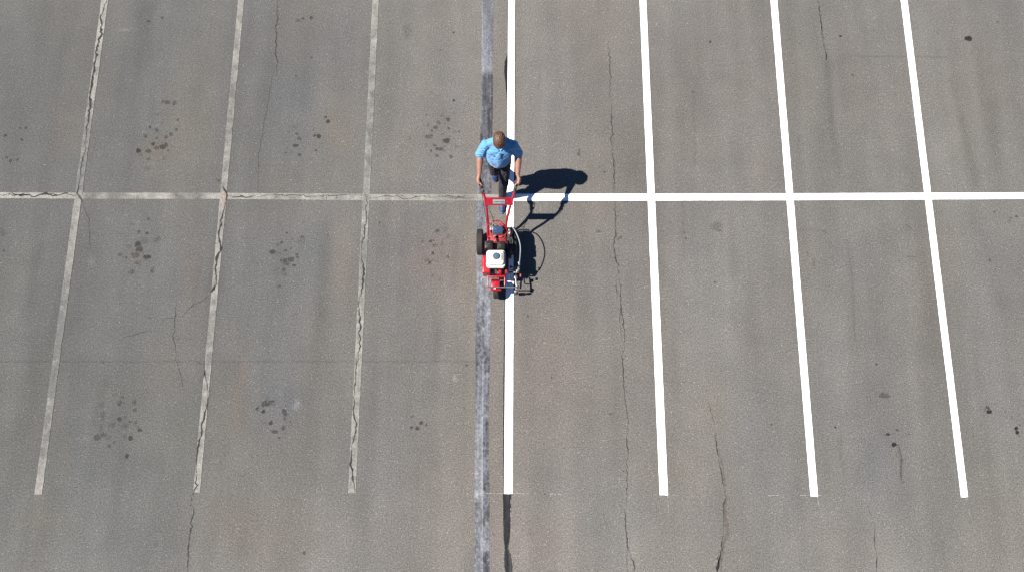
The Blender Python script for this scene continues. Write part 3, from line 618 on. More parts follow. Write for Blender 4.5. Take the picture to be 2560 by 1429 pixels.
def worn(profile, axis='v', pink=None, edge=.30, seed=1):
    """profile: (survey coordinate, how much paint is left)"""
    pu = [p[0] for p in profile]; pv = [p[1] for p in profile]
    def f(S, T, X, Y, U, V):
        k = np.interp(V if axis == 'v' else U, pu, pv)
        n = fbm(X, Y, seed * 13 + 2, .09, .09, 4) - .5; n2 = fbm(X, Y, seed * 13 + 5, .5, .5, 2) - .5
        e = np.abs(S - .5) * 2
        k = k * 1.2 - .2 + n * 1.25 + n2 * .5 + edge * np.clip((e - .74) * 8, 0, 1); k = np.clip(k, 0, 1)
        c = [GREY[i] * (1 - k) + WHITE[i] * k for i in range(3)]
        if pink is not None:
            g = np.exp(-(((U - pink[0]) / pink[2]) ** 2 + ((V - pink[1]) / pink[3]) ** 2))
            c[0] = c[0] * (1 + .12 * g); c[1] = c[1] * (1 - .08 * g); c[2] = c[2] * (1 - .14 * g)
        return c
    return f
GO = 'old cracked stall lines'
C1 = [([(271,-4),(262,12),(259,25),(252,40),(254,55),(252,70),(256,85),(250,95),(245,110),(243,125),(240,145),(236,165),(234,185),(230,205),(228,225),(224,245),(226,265),(222,290),(218,315),(216,340),(212,360)],27,1,2.2),
      ([(212,360),(214,378),(207,395),(205,415),(202,435),(199,452)],17,2,2.2),([(199,452),(197,470),(193,484),(200,493),(206,505)],18,1,1.)]
C2 = [([(556,466),(562,476),(567,484),(567,492),(563,505)],20,1,1.2),([(563,505),(560,525),(555,545),(549,575),(547,590),(551,610),(553,620),(546,635),(541,650),(539,675),(541,690),(541,710),(536,723),(528,731)],23,1,2.),([(538,712),(534,722),(528,731)],34,1,1.),
      ([(510,905),(512,930),(518,955),(519,985)],10,1,1.5),([(520,915),(514,925),(509,945)],7,1,1.2),([(519,985),(516,1020),(511,1040),(506,1055),(504,1080),(498,1100),(494,1120),(492,1150),(491,1175),(494,1185)],19,1,1.8),([(494,1185),(488,1205),(494,1212),(487,1222),(481,1235)],13,1,1.6),([(500,1212),(493,1213)],8,1,.6)]
C3 = [([(912,486),(918,494),(919,510),(914,525),(917,545),(912,565),(912,590),(905,610),(904,640)],17,2,2.2),([(904,640),(909,660),(909,680),(908,705),(904,730),(897,745)],20,1,2.4),([(897,745),(896,765),(898,785),(901,810),(900,840),(899,870),(896,890)],17,1,2.6),
      ([(896,890),(891,910),(890,930),(888,960),(887,985)],20,3,1.5),([(887,985),(886,1010),(883,1025),(885,1040),(892,1060),(889,1080),(885,1095),(879,1115)],15,1,1.6),([(879,1115),(878,1145),(876,1160),(881,1180),(883,1200),(888,1229)],19,1,1.6)]
CH = [([(-5,489),(15,487),(25,484),(45,486),(60,488),(80,492),(100,487),(120,486),(145,489),(160,484),(185,489),(192,493)],19,1,2.2),([(20,486),(40,489),(58,485),(75,488)],11,1,1.6),([(110,488),(130,484),(150,487)],10,2,1.5),
      ([(568,491),(575,490),(590,493),(605,490),(620,494),(640,491)],19,2,2.2),([(640,491),(660,490),(680,487),(700,488),(740,488),(775,491),(800,489),(832,490),(860,487),(902,487),(912,490)],12,2,1.8),([(600,492),(612,496),(628,492)],9,2,1.),
      ([(922,497),(945,494),(965,490),(985,491),(1000,493),(1012,498),(1035,494),(1055,490),(1070,494),(1085,495)],11,3,2.2),([(1085,495),(1105,492),(1130,491),(1160,495),(1185,494)],11,3,3.),([(990,488),(1005,489),(1012,492)],8,1,1.),([(1118,492),(1140,496),(1165,490)],12,2,2.),([(816,487),(816,501)],4,1,.4),([(841,487),(841,501)],4,1,.4),([(643,493),(642,500)],5,1,.4)]
def line(name, L, R, z, mat, label, group, col, crks=None, seed=0, **kw):
    me = strip_mesh(name, L, R, z, col, seed=seed, **kw)
    if crks: add_cracks(me, crks, z + .0012, seed + 50)
    o = link(name, me, [mat, M['crack'], M['crack_soft'], M['moss']] if crks else mat, None, False)
    return tag(o, label, 'parking line', group)
line('parking_line', [(254.7,-6),(86.5,1235)], [(271.5,-6),(104.8,1235)], .0045, M['worn'], 'worn white stall line with jagged crack down its upper half, nearest the left edge', GO,
     worn([(0,.85),(60,.8),(200,.72),(300,.38),(420,.2),(480,.35),(520,.6),(600,.62),(640,.55),(760,.22),(850,.28),(940,.04),(1010,.22),(1080,.3),(1130,.22),(1170,.5),(1200,.66),(1240,.85)], seed=1), C1, 1)
line('parking_line', [(596,-6),(483,1230)], [(611,-6),(500,1230)], .0045, M['worn'], 'worn stall line whose crack runs on past its lower end into the asphalt', GO,
     worn([(0,.72),(100,.5),(220,.32),(300,.42),(380,.55),(450,.55),(500,.75),(620,.6),(720,.62),(800,.4),(900,.5),(1000,.55),(1100,.5),(1180,.6),(1230,.85)], seed=2, pink=(565,500,10,26)), C2, 2)
line('parking_line', [(932,-6),(870.6,1231)], [(947.5,-6),(889,1231)], .0045, M['worn'], 'worn stall line with mossy crack below the cross line, next to the dark blacked-out strip', GO,
     worn([(0,.72),(130,.72),(170,.4),(250,.35),(400,.45),(480,.6),(560,.55),(640,.4),(760,.62),(900,.6),(1000,.55),(1100,.6),(1180,.68),(1230,.85)], seed=3), C3, 3)
line('parking_line', [(-10,481.7),(570,482.7),(915,485.3),(1190,486),(1262,486.5)], [(-10,496),(570,497.8),(915,500.7),(1190,502),(1262,502)], .0030, M['worn'], 'old cracked cross line running level across the worn left bays', None,
     worn([(0,.85),(185,.8),(205,.85),(215,.32),(300,.3),(330,.62),(420,.68),(440,.35),(500,.4),(540,.72),(570,.85),(620,.75),(800,.7),(850,.62),(930,.7),(1020,.75),(1100,.6),(1180,.6),(1200,.7),(1262,.75)], axis='u', seed=4, pink=(565,492,8,16)), CH, 4)
GF = 'fresh white stall lines'
one = lambda S, T, X, Y, U, V: (np.ones_like(X), np.ones_like(X), np.ones_like(X))
fk = dict(ragged=.0006, ncross=5, endrag=.003)
line('parking_line', [(1271,-6),(1260,1233)], [(1287,-6),(1281.5,1233)], .0060, M['fresh'], 'fresh white stall line the man and machine are following, beside the blacked-out strip', GF, one, None, 5, **fk)
line('parking_line', [(1598.7,-6),(1649,1236)], [(1615,-6),(1669.6,1236)], .0060, M['fresh'], 'fresh white stall line, first one to the right of the man and his shadow', GF, one, None, 6, **fk)
line('parking_line', [(1925.4,-6),(2026,1239)], [(1942,-6),(2044.4,1239)], .0060, M['fresh'], 'fresh white stall line, second one to the right of the man and his shadow', GF, one, None, 7, **fk)
line('parking_line', [(2250.5,-6),(2402,1241)], [(2267,-6),(2419.4,1241)], .0060, M['fresh'], 'fresh white stall line closest to the right edge, near the round black spot', GF, one, None, 8, **fk)
line('parking_line', [(1262,486),(1290,485),(1960,484.2),(2575,481.6)], [(1262,502.5),(1290,502.5),(1960,501),(2575,497.6)], .0045, M['fresh'], 'fresh white cross line running level through the right bays', None, one, None, 9, **fk)

# blacked-out old line: grey-black cover paint, streaked and splattered
def seal_col(S, T, X, Y, U, V):
    base = np.interp(V, [0,40,120,175,190,240,275,330,420,480,500,600,640,700,760,820,860,880,930,980,1020,1060,1100,1200,1235,1260,1330,1380,1429],
                        [.36,.5,.52,.55,.2,.12,.22,.16,.25,.25,.38,.42,.4,.5,.45,.33,.28,.25,.3,.38,.5,.62,.6,.55,.62,.35,.45,.33,.4])
    right = np.clip((S - .52) * 14, 0, 1)
    rb = np.interp(V, [0,175,190,330,480,640,700,800,860,875,925,940,1040,1062,1080,1130,1200,1235,1300,1320,1370,1385,1429],
                      [.4,.55,.12,.12,.3,.5,.62,.55,.5,.16,.14,.38,.4,.08,.14,.25,.14,.2,.1,.42,.46,.14,.12])
    base = base * (1 - right) + rb * right
    st = fbm(X, Y, 91, .022, .5, 2) - .5; pt = fbm(X, Y, 95, .10, .16, 4) - .5; gr_ = fbm(X, Y, 99, .030, .035, 2) - .5; big = fbm(X, Y, 97, .3, .5, 2) - .5
    k = base * 1.1 + .36 * st + np.interp(V, [0, 300, 640, 860, 1429], [.25, .4, .8, .45, .5]) * pt + .2 * big + .7 * gr_ * np.interp(V, [0, 300, 640, 1429], [.15, .4, .9, .8])
    # white flecks and squiggles where the cover paint was scraped
    zone = np.interp(V, [0,200,225,275,300,640,700,800,900,1000,1080,1110,1200,1240,1300,1340,1400,1429], [0,0,.5,.5,.1,.1,.7,.55,.1,.1,.3,.8,.8,.9,.3,.7,.6,.5])
    fl = np.abs(fbm(X, Y, 101, .045, .06, 3) - .5); fleck = np.clip(1 - fl / .022, 0, 1) * (fbm(X, Y, 103, .1, .1, 2) > .42)
    k = k + zone * fleck * .75
    k = k + .4 * np.exp(-((V - 1232) / 8) ** 2) * (1 - right)            # paint blotch at the chalk line
    seam = np.exp(-((S - np.interp(V, [0, 850, 900, 1100, 1429], [1.6, 1.6, .54, .54, .52])) / .035) ** 2); k = k + .45 * seam
    k = k + .28 * np.clip(1 - S / .14, 0, 1) * (V < 500)                 # paler left margin at the top
    k = np.clip(k, 0, 1.15)[..., None]
    D = np.array([.0200, .0205, .0245]); Lc = np.array([.150, .156, .170])
    c = D * (1 - k) + Lc * k
    beige = (np.clip(1 - np.abs(S - .34) / .16, 0, 1) * np.interp(V, [1060, 1100, 1200, 1290, 1320], [0, .6, .5, .6, 0]))[..., None]
    c = c * (1 - beige) + np.array([.085, .079, .065]) * beige
    return c[..., 0], c[..., 1], c[..., 2]
sm = strip_mesh('blacked_out_line', [(1205,-6),(1204,180),(1200.5,330),(1192,485),(1190,560),(1191,650),(1192,700),(1188.6,860),(1188,1080),(1186,1235),(1187,1436)],
                [(1233.7,-6),(1232,180),(1231,330),(1228,485),(1222,560),(1226,650),(1229,700),(1224.5,860),(1221,1080),(1223.5,1235),(1223.5,1436)], .0020, seal_col, step=.009, ncross=34, ragged=.0022, seed=21)
tag(link('blacked_out_line', sm, M['seal'], None, False), 'dark grey blacked-out old line, streaked with scraped white paint, left of the man', 'painted-over line')

def tar_col(S, T, X, Y, U, V):
    st = fbm(X, Y, 111, .014, .4, 3) - .5; pt = fbm(X, Y, 115, .05, .12, 4) - .5
    k = .02 + .6 * st + .5 * pt + .35 * np.clip((S - .55) * 5, 0, 1) * (V > 1360)
    k = k + .7 * np.clip((S - .9) * 12, 0, 1) * (V > 1236) * (V < 1310)
    k = np.clip(k, 0, 1); return .0068 + .045 * k, .0072 + .043 * k, .0080 + .045 * k
tm = strip_mesh('tar_strip', [(1270.2,-6),(1269.5,110),(1268.5,135),(1261.5,155),(1261,185),(1264,210),(1265.5,235),(1267.4,255),(1266.5,500),(1262.5,700),(1260.5,840),(1258.5,960),(1257.5,1235),(1258,1300),(1259,1345),(1262,1372),(1260,1385),(1261,1415),(1266,1436)],
                [(1288,-6),(1288,110),(1287.9,135),(1287.8,155),(1287.6,185),(1287.5,210),(1287.4,235),(1287.3,255),(1286.2,500),(1285,700),(1284.4,840),(1283.8,960),(1278.5,1235),(1277,1300),(1274,1345),(1271,1372),(1277,1385),(1281,1415),(1280,1436)], .0016, tar_col, step=.012, ncross=11, ragged=.0014, seed=23)
tag(link('tar_strip', tm, M['seal'], None, False), 'narrow black tar strip showing under and below the fresh line the machine follows', 'tar strip')

# ------------------------------------------------------------------ line painting machine
mx = -.228                                      # machine centre line
MA = empty('line_striping_machine', (mx, 2.4, 0))
tag(MA, 'red walk-behind line painting machine with a cream fuel tank, pushed by the man', 'line striper')

def wheel(name, c, r, wd, mat=M['tyre'], ribs=5):
    h = wd / 2; k = [(r * .55, -h * .8), (r * .80, -h), (r * .93, -h * .92), (r * .985, -h * .72)]
    prof = list(k)
    for i in range(ribs):
        a = -h * .62 + i * (2 * h * .62) / ribs; b_ = a + (2 * h * .62) / ribs
        g = (b_ - a) * .18; prof += [(r * .965, a), (r, a + g), (r, b_ - g), (r * .965, b_)]
    prof += [(q[0], -q[1]) for q in k[::-1]]
    prof += [(r * .55, -h * .8)]
    t = MB().lathe(c, (1, 0, 0), prof, 48).build(name, mat, MA)
    hub = MB().lathe(c, (1, 0, 0), [(.001, -h * .5), (r * .2, -h * .5), (r * .24, -h * .35), (r * .50, -h * .3), (r * .56, -h * .75), (r * .58, -h * .75), (r * .57, 0), (r * .58, h * .75), (r * .56, h * .75), (r * .5, h * .3), (r * .24, h * .35), (r * .2, h * .5), (.001, h * .5)], 32)
    hub.cyl((c[0] - h * .9, c[1], c[2]), (c[0] + h * .9, c[1], c[2]), r * .12)
    hub.build('rim', M['redworn'], t); return t
wheel('rear_wheel', (-.474, 2.600, .195), .195, .098)
wheel('rear_wheel', (.022, 2.600, .195), .195, .098)
wheel('front_wheel', (-.238, 1.905, .145), .145, .078)

# frame
f = MB()
for sx in (-.352, -.104):
    f.tube([(sx, 2.80, .42), (sx, 2.62, .30), (sx, 2.30, .29), (sx, 2.06, .31)], .0115, sub=4)
    f.tube([(sx, 2.06, .33), (sx, 1.915, .315)], .009, sub=0)
f.box((-.228, 2.45, .285), (.262, .62, .008), bev=.002)
f.box((-.228, 2.058, .335), (.262, .046, .05), bev=.008)             # front cross beam
f.tube([(-.352, 1.905, .315), (-.325, 1.902, .315), (-.25, 1.9, .315)], .008, sub=0)
f.tube([(-.107, 1.915, .315), (-.107, 2.06, .325)], .009, sub=0)
f.tube([(-.425, 2.60, .195), (-.03, 2.60, .195)], .014, sub=0)
f.tube([(-.34, 2.60, .195), (-.34, 2.60, .30)], .014, sub=0); f.tube([(-.11, 2.60, .195), (-.11, 2.60, .30)], .014, sub=0)
f.box((-.09, 2.36, .34), (.012, .50, .09), bev=.003)
f.build('frame', M['red'], MA)
# top loop behind the engine
MB().tube([(-.352, 2.755, .50), (-.325, 2.785, .535), (-.295, 2.815, .555), (-.17, 2.815, .555), (-.135, 2.79, .535), (-.108, 2.757, .50)], .0088, sub=3).build('guard_loop', M['red'], MA)

# handlebar
hb = MB()
HL = [(-.412, 3.135, .962), (-.388, 3.075, .925), (-.372, 3.02, .872), (-.352, 2.90, .70), (-.348, 2.80, .525), (-.352, 2.66, .40)]
HR = [(.040, 3.135, .962), (.022, 3.075, .925), (.000, 3.02, .872), (-.048, 2.90, .70), (-.078, 2.80, .525), (-.086, 2.66, .40)]
hb.tube(HL, .0175, sub=5); hb.tube(HR, .0175, sub=5)
hb.build('handlebar', M['red'], MA)
pn = Matrix.Rotation(math.radians(42), 3, 'X')
pc = Vector((-.186, 3.006, .868))
pan = MB().box(pc, (.402, .118, .010), pn, bev=.003)
pan = pan.build('cross_panel', M['red'], MA)
lb = MB(); n_ = pn @ Vector((0, 0, 1)); lc = pc + n_ * .0062 + pn @ Vector((.003, 0, 0))
lb.box(lc, (.184, .078, .003), pn, bev=.001)
lab = lb.build('name_plate', M['black'], pan)
MB().box(lc + n_ * .0022, (.170, .064, .002), pn, bev=.0008).build('plate_face', M['plate'], pan)
# the wording is too small to read in the photograph: a line of small green lettering strokes
tx = MB(); r3 = random.Random(4); x = -.076
while x < .076:
    h = .010 + .010 * r3.random(); w2 = .0045 + .003 * r3.random(); dy = -.003 + r3.uniform(-.002, .004)
    tx.box(lc + n_ * .0038 + pn @ Vector((x, dy, 0)), (w2, h, .0014), pn, bev=0)
    if r3.random() < .75: tx.box(lc + n_ * .0038 + pn @ Vector((x + w2 * .8, dy + (h / 2 - .002) * r3.choice((-1, 1, 0)), 0)), (.005, .003, .0014), pn, bev=0)
    x += w2 + .0045
tx.build('plate_lettering', M['green'], pan)
# grips and levers
def grip(s, base, tip):
    g = MB(); a, b_ = Vector(base), Vector(tip); g.cyl(a, b_, .020, .021, 20, .003)
    d = (b_ - a)
    for i in range(7): g.lathe(a + d * (.12 + .12 * i), d, [(.0195, -.003), (.0225, -.001), (.0225, .001), (.0195, .003)], 20)
    g = g.build('grip', M['black'], MA)
    k = MB(); k.lathe(a, d, [(.018, -.030), (.026, -.028), (.026, .006), (.020, .008)], 20)
    k.box(a + Vector((-s * .012, .002, .020)), (.022, .030, .020), bev=.004)
    k.build('clamp', M['black'], g)
    L = MB(); L.tube([a + Vector((-s * .012, -.004, .028)), a + Vector((-s * .020, .03, .034)), a + Vector((-s * .026, .068, .028)), a + Vector((-s * .010, .092, .034)), a + Vector((s * .014, .060, .036)), a + Vector((s * .018, .01, .028))], .0042, sub=5)
    L.build('lever', M['blackpl'], g)
    B = MB(); B.cyl(a + Vector((-s * .012, .0, .026)), a + Vector((-s * .012, .0, .036)), .007)
    B.build('lever_pivot', M['cast'], g)
grip(-1, (-.412, 3.138, .963), (-.452, 3.300, .990)); grip(1, (.040, 3.138, .963), (.082, 3.300, .990))
# cables
cb_ = MB(); cb_.tube([(-.415, 3.12, .985), (-.408, 3.04, .90), (-.396, 2.96, .80), (-.372, 2.85, .62), (-.355, 2.76, .48)], .0038, sub=6)
cb_.tube([(-.352, 3.00, .84), (-.315, 2.92, .72), (-.275, 2.84, .60), (-.262, 2.80, .54)], .0034, sub=6)
cb_.tube([(-.295, 2.85, .60), (-.27, 2.862, .61), (-.25, 2.84, .60)], .0034, sub=5)
cb_.build('control_cable', M['black'], MA)
MB().tube([(.045, 3.12, .985), (.052, 3.06, .92), (.030, 2.98, .80), (-.030, 2.90, .66), (-.080, 2.80, .535)], .0038, sub=6).build('control_cable', M['black'], MA)

# engine block, recoil shroud and small castings
e = MB()
e.box((-.225, 2.32, .40), (.22, .34, .22), bev=.012); e.box((-.235, 2.44, .50), (.20, .10, .09), bev=.01); e.box((-.20, 2.56, .40), (.22, .16, .16), bev=.012)
e.build('engine_block', M['redworn'], MA)
sh = MB(); sh.box((-.364, 2.185, .425), (.120, .262, .265), bev=.022, seg=3)
sh.cyl((-.432, 2.185, .42), (-.420, 2.185, .42), .085, seg=28)
sh = sh.build('starter_shroud', M['red'], MA)
MB().box((-.424, 2.26, .50), (.014, .030, .018), bev=.003).build('starter_handle', M['black'], sh)
# air filter (left) and muffler (right)
af = MB().box((-.326, 2.446, .585), (.138, .132, .11), bev=.018, seg=3, taper=.90).build('air_filter_box', M['blackpl'], MA)
q = MB().box((-.326, 2.450, .642), (.096, .092, .006), bev=.003).cyl((-.326, 2.446, .643), (-.326, 2.446, .652), .011); q.build('filter_cover', M['blackpl'], af)
MB().cyl((-.322, 2.446, .652), (-.322, 2.446, .657), .006, seg=8).build('cover_screw', M['zinc'], af)
mf = MB().box((-.153, 2.438, .580), (.124, .126, .11), bev=.018, seg=3, taper=.92)
mf = mf.build('muffler', M['blackpl'], MA)
q = MB()
for i in range(4): q.box((-.153, 2.401 + .022 * i, .637), (.096, .012, .005), bev=.002)
q.build('muffler_guard', M['blackpl'], mf)
MB().tube([(-.170, 2.461, .642), (-.168, 2.441, .645), (-.172, 2.426, .643)], .003, sub=3).build('guard_screw', M['steel'], mf)
MB().tube([(-.086, 2.55, .50), (-.080, 2.49, .51), (-.084, 2.44, .50)], .007, sub=4).build('exhaust_pipe', M['blackpl'], MA)
# fuel tank
def rrect(cx, cy, w_, h_, r_, n=7):
    out = []
    for sx, sy, a0 in ((1, 1, 0), (-1, 1, 90), (-1, -1, 180), (1, -1, 270)):
        for i in range(n + 1):
            a = math.radians(a0 + 90 * i / n); out.append((cx + sx * (w_ / 2 - r_) + r_ * math.cos(a), cy + sy * (h_ / 2 - r_) + r_ * math.sin(a)))
    return out
tk = MB()
tk.plate(rrect(-.229, 2.248, .262, .248, .042), .562, .612)
for i in range(9):
    t_ = i / 8; ins = .016 + .020 * t_ ** 3; tk.plate(rrect(-.229, 2.254, .262 - 2 * ins, .236 - 2 * ins, .040), .60, .618 + .040 * (1 - (t_) ** 1) * 0 + .040 * t_ ** .35 if t_ else .618)
tk = tk.blob('fuel_tank', M['tank'], MA, .004, 5)
MB().plate(rrect(-.229, 2.248, .272, .258, .045), .571, .577).build('tank_flange', M['tank'], tk)
cp = MB().lathe((-.222, 2.273, .653), (0, 0, 1), [(.052, 0), (.050, .006), (.046, .008), (.045, .022), (.041, .028), (.001, .030)], 32)
for i in range(12):
    a = i * math.pi / 6; cp.box((-.222 + .045 * math.cos(a), 2.273 + .045 * math.sin(a), .669), (.006, .006, .014), Matrix.Rotation(a, 3, 'Z'), bev=.001)
MB().lathe((-.222, 2.273, .649), (0, 0, 1), [(.066, 0), (.064, .007), (.052, .009), (.001, .009)], 32).build('filler_neck', M['tank'], tk)
cp.build('tank_cap', M['cap'], tk)
dd = MB()
for i in range(5): dd.box((-.144, 2.223 + i * .020, .6600), (.020, .013, .0016), bev=0)
for i in range(6): dd.box((-.132, 2.221 + i * .017, .6596), (.005, .009, .0016), bev=0)
dd.build('tank_decal', M['decal'], tk)
# carburettor side, in front of the tank
c = MB(); c.box((-.275, 2.098, .42), (.10, .055, .07), bev=.006); c.cyl((-.32, 2.10, .44), (-.32, 2.06, .44), .018)
for i in range(5): c.box((-.295 + .016 * i, 2.088, .458), (.006, .045, .012), bev=.001)
c.box((-.26, 2.078, .40), (.085, .03, .012), bev=.003)
c.build('carburettor', M['cast'], MA)
MB().cyl((-.232, 2.10, .44), (-.232, 2.10, .49), .013).cyl((-.235, 2.085, .46), (-.218, 2.06, .45), .008).build('fitting', M['steel'], MA)
MB().cyl((-.338, 2.095, .42), (-.338, 2.095, .475), .010, bev=.002).build('fitting', M['steel'], MA)
r_ = MB(); r_.lathe((-.175, 2.095, .42), (0, 0, 1), [(.034, 0), (.034, .03), (.022, .038), (.02, .05), (.001, .052)], 24); r_.box((-.188, 2.075, .45), (.03, .016, .01), bev=.003)
r_.build('oil_cap', M['red'], MA)
# pump / control housing at the back
h = MB(); h.box((-.205, 2.700, .44), (.156, .135, .13), bev=.008)
h.build('pump_housing', M['black'], MA)
tp = Matrix.Rotation(math.radians(12), 3, 'X')
sc_ = MB().box((-.207, 2.696, .520), (.148, .102, .014), tp, bev=.006, seg=3).build('pump_cover', M['panel'], MA)
MB().box((-.232, 2.700, .5285), (.004, .026, .002), tp, bev=.0005).build('cover_slot', M['steel'], sc_)
MB().box((-.165, 2.765, .50), (.040, .062, .05), bev=.006).box((-.150, 2.775, .50), (.006, .05, .06), bev=.001).build('regulator', M['red'], MA)
z = MB(); z.box((-.20, 2.755, .475), (.20, .03, .03), bev=.004); z.box((-.292, 2.735, .47), (.05, .075, .05), bev=.008); z.cyl((-.31, 2.76, .47), (-.27, 2.775, .50), .016); z.cyl((-.285, 2.72, .49), (-.275, 2.715, .52), .014)
z.tube([(-.31, 2.785, .49), (-.26, 2.79, .50), (-.20, 2.785, .50)], .007, sub=4); z.box((-.228, 2.772, .49), (.06, .018, .02), bev=.003); z.cyl((-.118, 2.76, .48), (-.118, 2.72, .46), .011)
z.build('pump_fitting', M['zinc'], MA)
k_ = MB(); k_.box((-.306, 2.645, .43), (.034, .08, .03), bev=.008); k_.box((-.310, 2.61, .46), (.030, .03, .02), bev=.004); k_.tube([(-.345, 2.63, .44), (-.325, 2.605, .46), (-.29, 2.60, .47)], .010, sub=4)
k_.tube([(-.262, 2.612, .47), (-.245, 2.59, .49), (-.233, 2.56, .51), (-.234, 2.535, .51)], .015, sub=4); k_.box((-.234, 2.545, .50), (.048, .045, .03), bev=.008); k_.tube([(-.234, 2.54, .47), (-.15, 2.535, .455), (-.07, 2.53, .465)], .010, sub=3); k_.ell((-.068, 2.53, .47), .018); k_.tube([(-.07, 2.53, .47), (-.07, 2.44, .45), (-.078, 2.34, .42)], .011, sub=3)
k_.build('linkage', M['redworn'], MA)
MB().box((-.165, 2.598, .505), (.055, .018, .010), Matrix.Rotation(.15, 3, 'Z'), bev=.003).build('warning_tag', M['orange'], MA)
MB().box((-.225, 2.60, .46), (.09, .05, .04), bev=.006).box((-.245, 2.615, .49), (.05, .02, .01), Matrix.Rotation(.3, 3, 'Z'), bev=.002).build('valve_body', M['cast'], MA)
g = MB(); g.plate([(-.10, 2.76), (-.055, 2.75), (-.040, 2.58), (-.038, 2.40), (-.052, 2.22), (-.072, 2.08), (-.10, 2.06)], .40, .44, bev=.004)
g.box((-.072, 2.42, .34), (.05, .62, .12), bev=.01)
g.build('belt_guard', M['redworn'], MA)
MB().box((-.095, 2.655, .455), (.010, .07, .02), Matrix.Rotation(.25, 3, 'Z'), bev=.002).box((-.083, 2.60, .450), (.02, .02, .006), Matrix.Rotation(.6, 3, 'Z'), bev=.001).build('spark_bracket', M['steel'], MA)

pb = MB(); pb.box((-.050, 2.47, .37), (.085, .30, .17), bev=.015, seg=3); pb.tube([(-.045, 2.60, .46), (-.02, 2.68, .47), (-.055, 2.75, .47)], .014, sub=4)
pb.tube([(-.03, 2.62, .44), (.01, 2.55, .46), (-.01, 2.44, .45)], .012, sub=4)
pb.build('paint_pump', M['black'], MA)
fd = MB(); b = bmesh.new(); rows = []
for i in range(9):
    a = math.radians(62 - 11 * i + 30); rows.append([b.verts.new((xx, 2.60 + .222 * math.cos(math.radians(90) - a) * 0 + .222 * math.sin(math.radians(8 + 9 * i)), .195 + .222 * math.cos(math.radians(8 + 9 * i)))) for xx in (-.035, .0, .045)])
for A, B in zip(rows, rows[1:]):
    for i in range(2): b.faces.new((A[i], A[i + 1], B[i + 1], B[i]))
bmesh.ops.solidify(b, geom=list(b.faces), thickness=.004); bmesh.ops.recalc_face_normals(b, faces=b.faces)
fd.merge(b); fd.build('wheel_guard', M['black'], MA)

# front wheel fork and fender
k = MB()
arc = [(1.905 + .168 * math.cos(a), .145 + .168 * math.sin(a)) for a in [math.radians(106 - 9 * i) for i in range(8)]]
b = bmesh.new(); rows = []
for y, zz in arc: rows.append([b.verts.new((xx, y, zz + (0 if abs(xx + .238) < .05 else -.02))) for xx in (-.302, -.292, -.238, -.184, -.174)])
for A, B in zip(rows, rows[1:]):
    for i in range(4): b.faces.new((A[i], A[i + 1], B[i + 1], B[i]))
bmesh.ops.solidify(b, geom=list(b.faces), thickness=.004); bmesh.ops.recalc_face_normals(b, faces=b.faces)
k.merge(b)
k.box((-.238, 1.938, .338), (.118, .085, .030), bev=.008)
k.box((-.238, 1.858, .318), (.168, .030, .036), bev=.013, seg=3)
for sx in (-.292, -.184): k.tube([(sx, 1.89, .30), (sx, 1.905, .145)], .010, sub=0)
k.cyl((-.296, 1.905, .145), (-.18, 1.905, .145), .012)
k.build('front_fender', M['red'], MA)
MB().tube([(-.20, 1.985, .33), (-.17, 2.02, .31), (-.135, 2.045, .30)], .008, sub=4).build('brake_hose', M['black'], MA)
# gun carrier rod and spray gun
rod = MB().tube([(-.335, 1.889, .350), (.062, 1.889, .350)], .0088, sub=0); rod.build('gun_rod', M['galv'], MA)
hs = MB().tube([(-.050, 2.775, .50), (-.012, 2.755, .51), (.040, 2.685, .525), (.088, 2.58, .525), (.118, 2.465, .51), (.118, 2.34, .48), (.104, 2.20, .42)], .0085, sub=8)
hs.build('paint_hose', M['hose'], MA)
sg = MB()
sg.box((.048, 2.150, .335), (.075, .030, .035), bev=.004); sg.box((.098, 2.165, .345), (.030, .060, .040), bev=.005)
sg.cyl((.072, 2.19, .34), (.072, 2.10, .34), .016); sg.box((.062, 2.112, .33), (.080, .020, .028), bev=.004); sg.box((.088, 2.135, .36), (.022, .03, .012), bev=.003)
sg.tube([(-.028, 2.175, .33), (.0, 2.188, .345), (.04, 2.178, .35), (.075, 2.165, .35)], .009, sub=4)
sg.tube([(-.02, 2.15, .32), (.03, 2.135, .33)], .008, sub=0)
sg = sg.build('spray_gun', M['zinc'], MA)
MB().box((.058, 2.045, .315), (.048, .050, .03), bev=.008).tube([(.056, 2.02, .30), (.060, 1.955, .30), (.066, 1.90, .30)], .013, sub=4).build('gun_body', M['steel'], sg)
MB().box((.074, 1.895, .30), (.040, .060, .035), Matrix.Rotation(-.3, 3, 'Z'), bev=.010).box((.060, 1.848, .27), (.048, .032, .03), bev=.006).cyl((.060, 1.848, .26), (.060, 1.848, .16), .010).build('nozzle', M['zinc'], sg)
MB().cyl((.125, 2.085, .33), (.125, 2.045, .33), .016).build('needle_knob', M['redworn'], sg)
MB().tube([(.110, 2.20, .40), (.106, 2.23, .42)], .012, sub=0).tube([(.092, 2.245, .42), (.098, 2.20, .41), (.10, 2.165, .38)], .006, sub=4).build('hose_fitting', M['steel'], sg)
MB().box((.060, 1.848, .12), (.060, .045, .07), bev=.01).tube([(.10, 1.848, .09), (.215, 1.843, .06)], .006, sub=0).build('paint_shield', M['black'], sg)
ar = MB().tube([(-.02, 2.11, .30), (-.035, 2.08, .30), (-.028, 2.0, .30), (.04, 1.99, .31)], .0075, sub=4); ar.tube([(.06, 1.95, .30), (.06, 2.10, .27)], .010, sub=0)
ar.tube([(-.10, 2.12, .30), (.05, 2.12, .30)], .010, sub=0); ar.build('gun_arm', M['black'], MA)
MB().box((-.018, 2.20, .31), (.024, .035, .03), bev=.005).cyl((-.018, 2.20, .325), (-.018, 2.2, .34), .009).build('valve', M['black'], MA)

